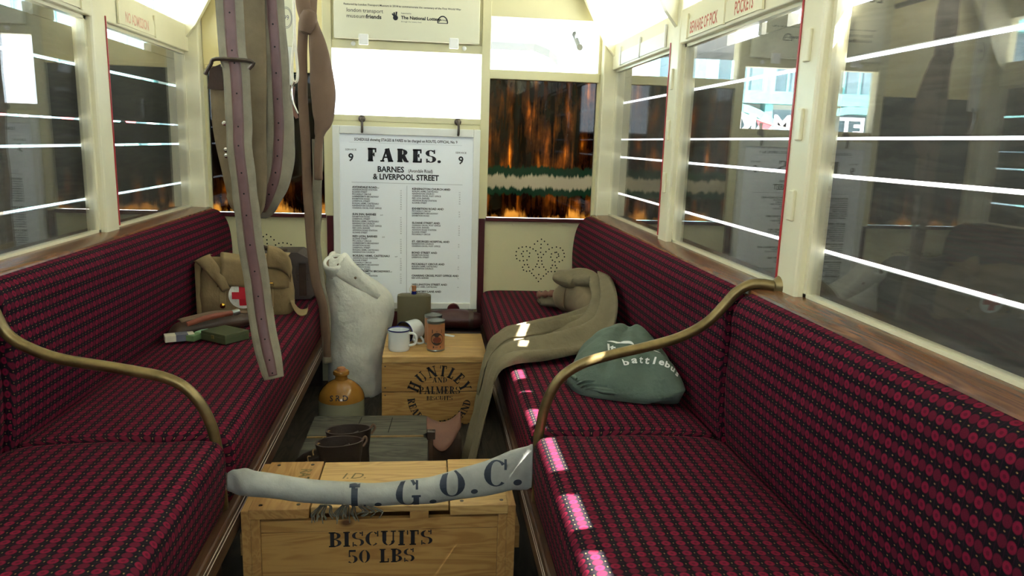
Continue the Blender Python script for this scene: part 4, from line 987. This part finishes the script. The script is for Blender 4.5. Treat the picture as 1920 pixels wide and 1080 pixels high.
# ------------------------------------------------------------------ left bench
SZ = .4605
def heap(name, outline, c, hf, mat, parent, nR=22, nT=84, z0=SZ, under=True):
    """cloth heap: polar grid inside an outline, height hf(r, x, y)"""
    O = smoothpath(outline+[outline[0]], 8)[:-1] if len(outline[0]) == 3 else smoothpath([(x, y, 0) for x, y in outline]+[(outline[0][0], outline[0][1], 0)], 8)[:-1]
    n = len(O); bm = B(); rings = []
    for i in range(nR+1):
        r = 1-i/nR*.98; ring = []
        for p in O:
            x = c[0]+(p.x-c[0])*r; y = c[1]+(p.y-c[1])*r; ring.append((x, y, z0+hf(r, x, y)))
        rings.append(ring)
    rings.insert(0, [(c[0]+(p.x-c[0])*.93, c[1]+(p.y-c[1])*.93, z0) for p in O])
    rings_loft(bm, rings); return link(name, bm, mat, parent, smooth=2)
def haversack():
    t = thing('first_aid_haversack', 'tan canvas haversack with a red cross badge on the left bench', 'bag', (-.768, 2.895, SZ), .09)
    m = wm(t)
    def L(p): return m @ Vector(p)
    rings = []
    for z, w0, w1, d0, d1, bul in ((0, .01, .335, .005, .115, 0), (.012, 0, .345, 0, .12, .004), (.08, -.003, .345, -.006, .125, .012), (.15, 0, .335, 0, .12, .010), (.200, .01, .325, .012, .10, .004), (.218, .02, .315, .03, .085, 0)):
        ring = []
        for k in range(40):
            a = 2*PI*k/40; ca, sa = math.cos(a), math.sin(a); e = .35
            x = (w0+w1)/2+(w1-w0)/2*abs(ca)**e*(1 if ca > 0 else -1); y = (d0+d1)/2+(d1-d0)/2*abs(sa)**e*(1 if sa > 0 else -1)
            y -= bul*(1-((x-(w0+w1)/2)/((w1-w0)/2))**2)*(1 if sa < 0 else -1)
            nz = noise.noise(Vector((x*14, y*14, z*18)))*.006
            ring.append(L((x+nz, y+nz, z)))
        rings.append(ring)
    bm = B(); rings_loft(bm, rings); body = link('bag_body', bm, 'haver', t, smooth=True)
    # top flap, lifted and sagging, covering the upper front
    bm = B(); R = []
    for i in range(15):
        f = i/14; row = []
        for j in range(17):
            g = j/16; x = .085+.245*g
            if f < .4: y = .105-.125*(f/.4); z = .226+.010*math.sin(PI*f/.4)
            else: q = (f-.4)/.6; y = -.020-.004*math.sin(PI*q); z = .226-.112*q+.010*math.sin(6*g)*q
            row.append(L((x+.012*math.sin(9*f)*(g-.5), y-.004*math.sin(11*g+4*f), z+.006*math.sin(7*g+2))))
        R.append(row)
    top = [[p for p in r] for r in R]; 
    rings_loft(bm, [r+[p+m.to_3x3() @ Vector((0, .006, -.002)) for p in r[::-1]] for r in top]); link('top_flap', bm, 'haver', t, smooth=2)
    # folded ears at both upper corners
    bm = B(); C = smoothpath([L(p) for p in ((.015, .06, .215), (.020, -.005, .226), (.055, -.018, .190), (.085, -.020, .140), (.105, -.018, .105))], 6); ribbon(bm, C, [m.to_3x3() @ Vector((.032, 0, .016))*(1-.6*i/len(C)) for i in range(len(C))], [m.to_3x3() @ Vector((-.2, -.95, .2))]*len(C), .006, 0, .006, 6, .004); link('side_flap', bm, 'haver', t, smooth=2)
    bm = B(); C = smoothpath([L(p) for p in ((.255, -.024, .236), (.300, -.034, .228), (.335, -.036, .200), (.345, -.030, .165))], 6); ribbon(bm, C, [m.to_3x3() @ Vector((.006, 0, .045))*(1-.35*i/len(C)) for i in range(len(C))], [m.to_3x3() @ Vector((.1, -.98, .1))]*len(C), .005, 0, .010, 6, .005); link('side_flap', bm, 'haver', t, smooth=2)
    # end pocket on the left
    bm = B(); box(bm, -.014, .006, .012, .075, .004, .205, .006, m=m); link('end_pocket', bm, 'haver', t, smooth=True)
    tr = tree_of(body); ex = m.to_3x3() @ Vector((1, 0, 0)); ez = Vector((0, 0, 1)); o = L((.163, -.02, .084))
    bm = B(); N = 40; V = [Vector((.053*math.cos(2*PI*k/N), .053*math.sin(2*PI*k/N))) for k in range(N)]+[Vector((0, 0))]
    decal(bm, (V, [[k, (k+1) % N, N] for k in range(N)]), o, ex, ez, tr, .003); bd = link('white_disc', bm, 'kit', t)
    bm = B(); a, b = .0135, .040
    xs = (-b, -a, a, b); V = [Vector((x, y)) for y in xs for x in xs]; q4 = lambda i, j: [j*4+i, j*4+i+1, j*4+i+5, j*4+i+4]
    decal(bm, (V, [q4(1, 0), q4(1, 1), q4(1, 2), q4(0, 1), q4(2, 1)]), o, ex, ez, tr, .0065); link('red_cross', bm, 'crossred', bd)
    for x in (.088, .262):
        bm = B(); box(bm, x-.012, x+.012, -.018, -.010, .035, .125, .002, m=m); st_ = link('closing_strap', bm, 'haver', t)
        bm = B(); lathe(bm, [(.011, 0), (.010, .005), (.004, .008)], L((x, -.016, .044)), 18, m.to_3x3() @ Vector((0, -1, 0))); link('brass_stud', bm, 'bright_brass', st_, smooth=True)
        bm = B(); tube(bm, [L(p) for p in ((x-.015, -.018, .118), (x-.013, -.019, .132), (x+.013, -.019, .132), (x+.015, -.018, .118))], .0022, 6); link('brass_buckle', bm, 'bright_brass', st_)
    bm = B(); C = smoothpath([L(p) for p in ((.335, .02, .060), (.352, .0, .030), (.372, .0, .010), (.395, .015, .010), (.400, .04, .022))], 6); ribbon(bm, C, [m.to_3x3() @ Vector((.0, .018, .008))]*len(C), [Vector((0, 0, 1))]*len(C), .004, 0, .002, 4); link('shoulder_strap', bm, 'haver', t, smooth=2)
haversack()
def dark_case():
    t = thing('leather_case', 'dark grey brown leather case behind the red cross haversack', 'case', (-.47, 3.29, SZ))
    pr = [(-.60, SZ), (-.395, SZ), (-.375, SZ+.02), (-.372, SZ+.12), (-.385, SZ+.165), (-.415, SZ+.19), (-.45, SZ+.198), (-.60, SZ+.195), (-.62, SZ+.17), (-.62, SZ+.02)]
    bm = B(); rings_loft(bm, [[(x+(c-x)*k, y, z+(SZ+.1-z)*k) for x, z in pr for c in (-.5,)] for y, k in ((3.205, .05), (3.215, 0), (3.36, 0), (3.37, .05))]); link('case_body', bm, 'charcoal', t, smooth=True)
    bm = B(); rings_loft(bm, [[(x, y, z) for x, z in ((-.615, SZ+.150), (-.385, SZ+.150), (-.395, SZ+.178), (-.45, SZ+.206), (-.61, SZ+.203))] for y in (3.198, 3.376)]); link('case_lid', bm, 'charcoal', t)
    bm = B(); tube(bm, [(-.455, 3.20, SZ+.115), (-.405, 3.20, SZ+.115), (-.405, 3.20, SZ+.085), (-.455, 3.20, SZ+.085), (-.455, 3.20, SZ+.115)], .003, 6); link('buckle', bm, 'steel', t)
    bm = B(); box(bm, -.445, -.415, 3.197, 3.206, SZ+.02, SZ+.16, .002); link('closing_strap', bm, 'leather', t)
    bm = B(); tube(bm, [(-.60, 3.28, SZ+.20), (-.62, 3.25, SZ+.225), (-.56, 3.22, SZ+.215), (-.50, 3.24, SZ+.206)], .010, 8, 6); link('carrying_handle', bm, 'leather', t, smooth=True)
dark_case()
def cap_case():
    t = thing('leather_scabbard', 'long dark brown leather holster lying in front of the red cross haversack', 'holster', (-.66, 2.72, SZ))
    S = [(-.775, 2.575, .008, .020), (-.755, 2.605, .019, .040), (-.710, 2.645, .023, .048), (-.650, 2.690, .026, .046), (-.590, 2.735, .023, .040), (-.540, 2.775, .017, .028), (-.520, 2.79, .008, .014)]
    P = smoothpath([(a, b, SZ+h) for a, b, h, w in S], 5); Q = smoothpath([(h, w, 0) for a, b, h, w in S], 5); d = Vector((.77, .64, 0)); n = Vector((-.64, .77, 0))
    bm = B(); rings_loft(bm, [[p+n*(q.y*math.cos(a))+Vector((0, 0, q.x*math.sin(a)*(1 if math.sin(a) < 0 else 1.25))) for a in [2*PI*k/24 for k in range(24)]] for p, q in zip(P, Q)]); link('holster_body', bm, 'leather', t, smooth=True)
    bm = B(); C = [p+Vector((0, 0, q.x*1.22+.002))+n*.012 for p, q in zip(P, Q)][6:-4]; ribbon(bm, C, [n*.022]*len(C), [Vector((0, 0, 1))]*len(C), .004, 0, .004, 4); link('top_flap', bm, 'browncloth', t, smooth=2)
    t2 = thing('wooden_handle', 'short red brown wooden handle with a grey end on the dark holster', 'handle', (-.66, 2.64, SZ+.03))
    bm = B(); tube(bm, [(-.715, 2.575, SZ+.048), (-.655, 2.622, SZ+.062), (-.590, 2.672, SZ+.066)], lambda q: .0085+.002*math.sin(PI*q), 12, 5); link('handle_grip', bm, 'canred', t2, smooth=True)
    bm = B(); lathe(bm, [(.010, 0), (.011, .02), (.009, .026)], (-.590, 2.672, SZ+.0660), 14, (.75, .64, .08)); link('grey_ferrule', bm, 'lid', t2, smooth=True)
cap_case()
def small_box(name, label, cat, c, sz, rz, mat, band=None):
    t = thing(name, label, cat, (c[0], c[1], SZ+.0006), rz)
    m = wm(t); bm = B(); box(bm, -sz[0]/2, sz[0]/2, -sz[1]/2, sz[1]/2, 0, sz[2], min(sz)*.06, m=m); b = link('box', bm, mat, t)
    if band:
        bm = B(); box(bm, band[0], band[1], -sz[1]/2-.0006, sz[1]/2+.0006, -.0001, sz[2]+.0006, m=m); link('printed_band', bm, band[2], b)
    return t
tb = small_box('cigarette_tin', 'flat dark green tin lying beside the hanging strap on the left bench', 'tin', (-.586, 2.556), (.120, .100, .032), -.62, 'tin_green')
m = wm(tb); bm = B(); box(bm, -.0608, .0608, -.0508, .0508, .020, .0215, m=m); link('lid_seam', bm, 'tin_green', tb)
bm = B(); box(bm, -.006, .006, -.0530, -.049, .013, .025, m=m); link('catch', bm, 'brass', tb)
small_box('card_packet', 'small cream printed packet on the left bench, leftmost of the small boxes', 'packet', (-.733, 2.545), (.092, .042, .022), .42, 'creambox', (-.012, .026, 'greyink'))
small_box('card_packet', 'small green packet with a pale green end between cream packet and green tin', 'packet', (-.676, 2.572), (.100, .030, .020), 1.22, 'greenbox', (-.002, .0505, 'mintbox'))

# ------------------------------------------------------------------ right bench: khaki clothing, bowl and green sweatshirt
def cloth_band(bm, S, folds=3, amp=.012, sm=6, n=28, ph=0):
    """S: (centre, half-width vector, thickness); wavy upper face, flat underside"""
    C = smoothpath([s[0] for s in S], sm); W = smoothpath([s[1] for s in S], sm); TT = smoothpath([(s[2], 0, 0) for s in S], sm); rings = []
    for i, (c, w, th) in enumerate(zip(C, W, TT)):
        T = (C[min(i+1, len(C)-1)]-C[max(i-1, 0)]).normalized(); nn = w.cross(T).normalized()
        if nn.z < -.05 or (abs(nn.z) <= .3 and nn.x > 0): nn = -nn
        up = []; dn = []
        for k in range(n+1):
            s = -1+2*k/n; e = math.sqrt(max(0, 1-s*s))
            f = amp*e*(math.sin(folds*PI*s+ph+.13*i)+.6*math.sin(folds*2.3*s+.21*i+1.3*ph)) + .006*noise.noise(Vector((c.x*9+s, c.y*9, i*.15+ph)))
            up.append(c+w*s+nn*(th.x*e**.6+f*min(1, th.x/.02))); dn.append(c+w*s*.97-nn*(.004*e))
        rings.append(up+dn[::-1])
    rings_loft(bm, rings)
def cloth_roll(bm, S, n=26, sm=6, ph=0):
    """S: (centre, half-depth across, half-height); a soft rounded roll"""
    C = smoothpath([s[0] for s in S], sm); Q = smoothpath([(s[1], s[2], 0) for s in S], sm); rings = []
    for i, (c, q) in enumerate(zip(C, Q)):
        T = (C[min(i+1, len(C)-1)]-C[max(i-1, 0)]); T.z = 0; T.normalize(); a_ = Vector((-T.y, T.x, 0))
        rings.append([c+(a_*(q.x*math.cos(a))+Vector((0, 0, q.y*math.sin(a))))*(1+.10*noise.noise(Vector((i*.22+ph, 1.6*math.cos(a), 1.6*math.sin(a)+ph)))) for a in [2*PI*k/n for k in range(n)]])
    rings_loft(bm, rings)
def khaki_clothes():
    t = thing('khaki_trousers', 'khaki cloth trousers trailing over the right bench edge to the floor', 'trousers', (.6, 2.7, SZ))
    bm = B()
    cloth_band(bm, [((.772, 2.86, .640), (.012, -.02, .02), .016), ((.772, 2.76, .625), (.004, -.07, .045), .024), ((.755, 2.65, .578), (.015, -.115, .050), .030), ((.700, 2.56, .515), (.035, -.14, .028), .034), ((.610, 2.49, .484), (.040, -.155, .010), .036), ((.515, 2.44, .476), (.03, -.165, .003), .036), ((.425, 2.405, .476), (.012, -.175, 0), .032), ((.362, 2.385, .474), (0, -.180, 0), .024), ((.326, 2.385, .435), (-.012, -.180, .0), .016), ((.308, 2.39, .33), (-.018, -.185, 0), .016), ((.284, 2.40, .19), (-.02, -.185, 0), .018), ((.266, 2.42, .06), (-.018, -.165, 0), .018), ((.262, 2.42, .014), (-.016, -.16, 0), .016)], 3, .020, ph=.4)
    link('trouser_leg', bm, 'khaki', t, smooth=2)
    bm = B(); cloth_roll(bm, [((.612, 2.94, .622), .012, .006), ((.622, 2.935, .622), .045, .026), ((.67, 2.92, .620), .066, .038), ((.708, 2.90, .622), .062, .042), ((.735, 2.86, .628), .050, .034), ((.75, 2.81, .630), .025, .018)]); link('rolled_waist', bm, 'khaki', t, smooth=2)
    bm = B(); cloth_roll(bm, [((.63, 3.00, .538), .02, .02), ((.66, 2.97, .538), .07, .062), ((.70, 2.94, .540), .07, .068), ((.722, 2.86, .540), .06, .066), ((.728, 2.74, .530), .045, .052), ((.72, 2.66, .51), .02, .03)], ph=3); link('inner_folds', bm, 'webback', t, smooth=2)
    bm = B(); cloth_roll(bm, [((.575, 3.09, .489), .010, .006), ((.585, 3.09, .491), .035, .020), ((.64, 3.08, .493), .055, .026), ((.70, 3.05, .494), .05, .027), ((.735, 3.0, .492), .03, .02)], ph=5); link('second_leg', bm, 'khaki', t, smooth=2)
    bm = B(); cloth_band(bm, [((.745, 2.70, .560), (.03, -.03, .02), .012), ((.66, 2.64, .522), (.03, -.05, .01), .018), ((.54, 2.55, .512), (.02, -.055, 0), .022), ((.44, 2.49, .508), (.006, -.06, 0), .020), ((.372, 2.475, .502), (0, -.06, 0), .016), ((.314, 2.475, .43), (-.008, -.06, 0), .012), ((.286, 2.48, .30), (-.01, -.055, 0), .010)], 2, .012, ph=2.2); link('front_fold', bm, 'khaki', t, smooth=2)
    bm = B(); C = smoothpath([(.562, 3.075, .520), (.60, 3.05, .528), (.64, 3.02, .538), (.68, 2.99, .545), (.705, 2.965, .55)], 5)
    rings = []
    for i, c in enumerate(C): rings.append([c+Vector((.004*math.sin(i*1.7), .016*math.cos(a)*(1+.4*math.sin(i*1.1)), .012*math.sin(a)*(1+.5*math.sin(i*1.9)))) for a in [2*PI*k/12 for k in range(12)]])
    rings_loft(bm, rings); link('pink_lining', bm, 'tanleather', t, smooth=2)
khaki_clothes()
mug((.752, 2.365, SZ), 'white enamel mug with a blue rim half hidden behind the green sweatshirt', (0, 0, 1), (.5, .8, 0), 'enamel')
def sweatshirt():
    t = thing('sweatshirt', 'folded dark green sweatshirt with white printing on the right bench', 'sweatshirt', (.68, 2.08, SZ))
    out = [(.508, 2.065), (.520, 1.985), (.560, 1.940), (.640, 1.905), (.740, 1.872), (.795, 1.872), (.812, 1.93), (.808, 2.03), (.800, 2.15), (.780, 2.25), (.72, 2.31), (.63, 2.27), (.555, 2.18)]
    def hf(r, x, y):
        wr = min(1, max(0, (x-.70)/.09)); e = max(0, 1-r**4.5)**.62*(1-wr)+wr*max(0, 1-.72*r**4.5)**.62
        h = .092+.078*math.exp(-(((x-.735)/.16)**2+((y-2.13)/.15)**2))
        h -= .016*math.exp(-((x*.62-y*.35+.315)/.012)**2)
        w = .020*noise.noise(Vector((x*13, y*9, 2.3)))+.013*noise.noise(Vector((x*30, y*24, 7)))*(1 if y < 2.05 else .5)
        w += .007*math.sin(34*(x*.5+y)+6*noise.noise(Vector((x*7, y*7, 1))))*math.exp(-((x-.74)/.10)**2)
        w += .010*math.sin(95*(x-.5)+32*y)*math.exp(-(((x-.55)/.05)**2+((y-1.98)/.05)**2))
        return e*(h+w)
    body = heap('sweatshirt_body', out, (.672, 2.10), hf, 'hood', t, 40)
    tr = tree_of(body); ex = Vector((.887, 0, -.46)); ey = Vector((.33, .68, .65)); bm = B()
    o = Vector((.705, 1.985, .570))
    def word(s, size, x, y, rot=0, sx=1.1):
        V, F = text2d(s, size, sx, .03); c_, s_ = math.cos(rot), math.sin(rot)
        # cut the letters finer so that they lie on the folds
        b = B(); vv = [b.verts.new((v.x*c_-v.y*s_+x, v.x*s_+v.y*c_+y, 0)) for v in V]
        for f in F:
            try: b.faces.new([vv[i] for i in f])
            except ValueError: pass
        b.verts.index_update(); decal(bm, ([v.co.to_2d() for v in b.verts], [[v.index for v in f.verts] for f in b.faces]), o, ex, ey, tr, .0035); b.free()
    for k, ch in enumerate('battlebus'):
        q = k-4; word(ch, .022, .024+q*.0152, -.032-.0012*q*q, -.085*q, .95)
    word('lt', .027, -.070, .000, .12)
    def swoosh(pts, w):
        C = smoothpath([(x, y, 0) for x, y in pts], 6); V = []; F = []
        for i, c in enumerate(C):
            T = (C[min(i+1, len(C)-1)]-C[max(i-1, 0)]).normalized(); n = Vector((-T.y, T.x, 0))*w*math.sin(PI*(i+.6)/(len(C)+.2)); V += [(c+n).to_2d(), (c-n).to_2d()]
            if i: F.append([2*i-2, 2*i-1, 2*i+1, 2*i])
        decal(bm, (V, F), o, ex, ey, tr, .0035)
    swoosh([(-.085, .034), (-.060, .040), (-.038, .034), (-.025, .026)], .005); swoosh([(-.03, .020), (.02, .026), (.06, .022), (.085, .014)], .0025)
    swoosh([(.085, .012), (.105, .020), (.120, .008), (.124, -.010), (.116, -.022)], .006)
    link('white_print', bm, 'whiteink', body)
    bm = B(); cloth_band(bm, [((.520, 2.06, .482), (-.01, .03, .01), .008), ((.535, 1.995, .486), (-.02, .02, .010), .016), ((.570, 1.955, .486), (-.01, .025, .010), .014), ((.625, 1.935, .484), (0, .02, .008), .012), ((.66, 1.925, .480), (0, .015, .005), .006)], 4, .006, ph=1); link('gathered_hem', bm, 'hood', t, smooth=2)
    bm = B(); C = smoothpath([(.655, 2.32, SZ+.012), (.63, 2.36, SZ+.018), (.60, 2.385, SZ+.012), (.57, 2.40, SZ+.004)], 5); ribbon(bm, C, [Vector((.012, .014, 0))]*len(C), [Vector((0, 0, 1))]*len(C), .004, 0, .002, 4); link('drawstring_tab', bm, 'tin_green', t, smooth=True)
sweatshirt()

# ------------------------------------------------------------------ the market square seen through the front window
def market():
    t = thing('market_hall', 'teal iron and glass market hall beyond the front window', 'building', (-6.5, 15, -.9))
    Y = 15; X0, X1 = -12.5, -2.6
    bm = B(); box(bm, X0, X1, Y+.3, Y+2, -.9, 6.2); link('wall', bm, 'stonework', t)
    for k in range(8):
        a = X0+.15+k*1.22
        bm = B(); box(bm, a, a+1.05, Y+.24, Y+.3, 2.35, 3.75); w = link('window', bm, 'facglass', t)
        bm = B()
        for q in (.0, .35, .70, 1.05): box(bm, a+q-.02, a+q+.02, Y+.2, Y+.26, 2.35, 3.75)
        link('glazing_bar', bm, 'teal', w)
        bm = B(); box(bm, a, a+1.05, Y+.24, Y+.3, 4.1, 5.9); link('window', bm, 'facglass', t)
        bm = B(); box(bm, a+1.05, a+1.22, Y+.05, Y+.3, -.9, 6.2); link('pier', bm, 'teal', t)
    bm = B()
    for z0, z1 in ((2.1, 2.35), (3.75, 4.1), (5.9, 6.2)): box(bm, X0, X1, Y, Y+.3, z0, z1)
    link('teal_girder', bm, 'teal', t)
    for c in (-10.6, -7.0, -4.2):
        bm = B()
        for r0, r1, m_ in ((1.6, 1.42, 0),):
            R = [[(c+r*math.cos(a), y, .75+r*.85*math.sin(a)) for r, y in ((r0, Y), (r1, Y), (r1, Y+.25), (r0, Y+.25))] for a in [PI*k/20 for k in range(21)]]
            rings_loft(bm, R)
        link('arch', bm, 'teal', t)
        bm = B(); box(bm, c-1.4, c+1.4, Y+.26, Y+.31, -.9, 2.0); link('shopfront', bm, 'facglass', t)
    bm = B()
    V, F = text2d('MARKET', .34, 1.1, .03); lay(bm, (V, F), (-4.6, Y-.02, 1.55), (1, 0, 0), (0, 0, 1)); lay(bm, text2d('MARKET', .34, 1.1, .03), (-7.6, Y-.02, 1.55), (1, 0, 0), (0, 0, 1)); link('fascia_lettering', bm, 'flagwhite', t)
    bm = B(); lathe(bm, [(.24, 0), (.26, .05), (.2, .08)], (-6.1, Y, 3.1), 24, (0, -1, 0)); link('round_sign', bm, 'facglass', t)
market()
def bunting(p0, p1, sag, n, label):
    t = thing('bunting', label, 'bunting', p0); p0, p1 = Vector(p0), Vector(p1)
    P = [p0.lerp(p1, k/(2*n))-Vector((0, 0, sag*4*(k/(2*n))*(1-k/(2*n)))) for k in range(2*n+1)]
    bm = B(); tube(bm, P, .012, 5); link('string', bm, 'cord', t)
    for k in range(n):
        a, b = P[2*k], P[2*k+2]; m_ = (a+b)/2-Vector((0, 0, .26)); bm = B()
        rings_loft(bm, [[a+Vector((0, d, 0)), b+Vector((0, d, 0)), m_+Vector((0, d, 0))] for d in (0, .006)])
        link('flag', bm, ('flagred', 'flagwhite', 'flagblue')[k % 3], t)
    for p in (p0, p1):
        bm = B(); tube(bm, [(p.x, p.y, -.9), (p.x, p.y, p.z+.1)], .03, 8); link('post', bm, 'steel', t)
bunting((-6.3, 12, 1.55), (-3.6, 12, 1.50), .12, 9, 'string of red and white bunting in front of the market hall, lower line')
bunting((-5.2, 13, 1.5), (-2.7, 13, 2.3), .2, 8, 'string of red and white bunting rising across the market hall')
# the bus's own canopy over the driver, seen through the upper right front pane
t = thing('driver_canopy', 'grey canopy with a dark edge beyond the upper right front window', 'canopy', (.6, 4.2, 1.6))
bm = B(); R = []
for y, z in ((3.62, 1.86), (3.9, 1.84), (4.2, 1.80), (4.45, 1.735), (4.5, 1.70)): R.append([(-.95, y, z), (.70, y, z), (.80, y, z-.03), (.86, y, z-.09), (.85, y, z-.10), (.79, y, z-.05), (.70, y, z-.02), (-.95, y, z-.02)])
rings_loft(bm, R); link('canopy_panel', bm, 'canopy', t)
bm = B(); box(bm, -.9, .72, 3.95, 4.0, 1.775, 1.81, .004); link('dark_rail', bm, 'charcoal', t)
bm = B(); tube(bm, [(.80, 3.60, 1.60), (.83, 3.9, 1.70)], .015, 8); tube(bm, [(-.85, 3.57, 1.80), (-.85, 4.0, 1.83)], .015, 8); link('stay', bm, 'canopy', t)
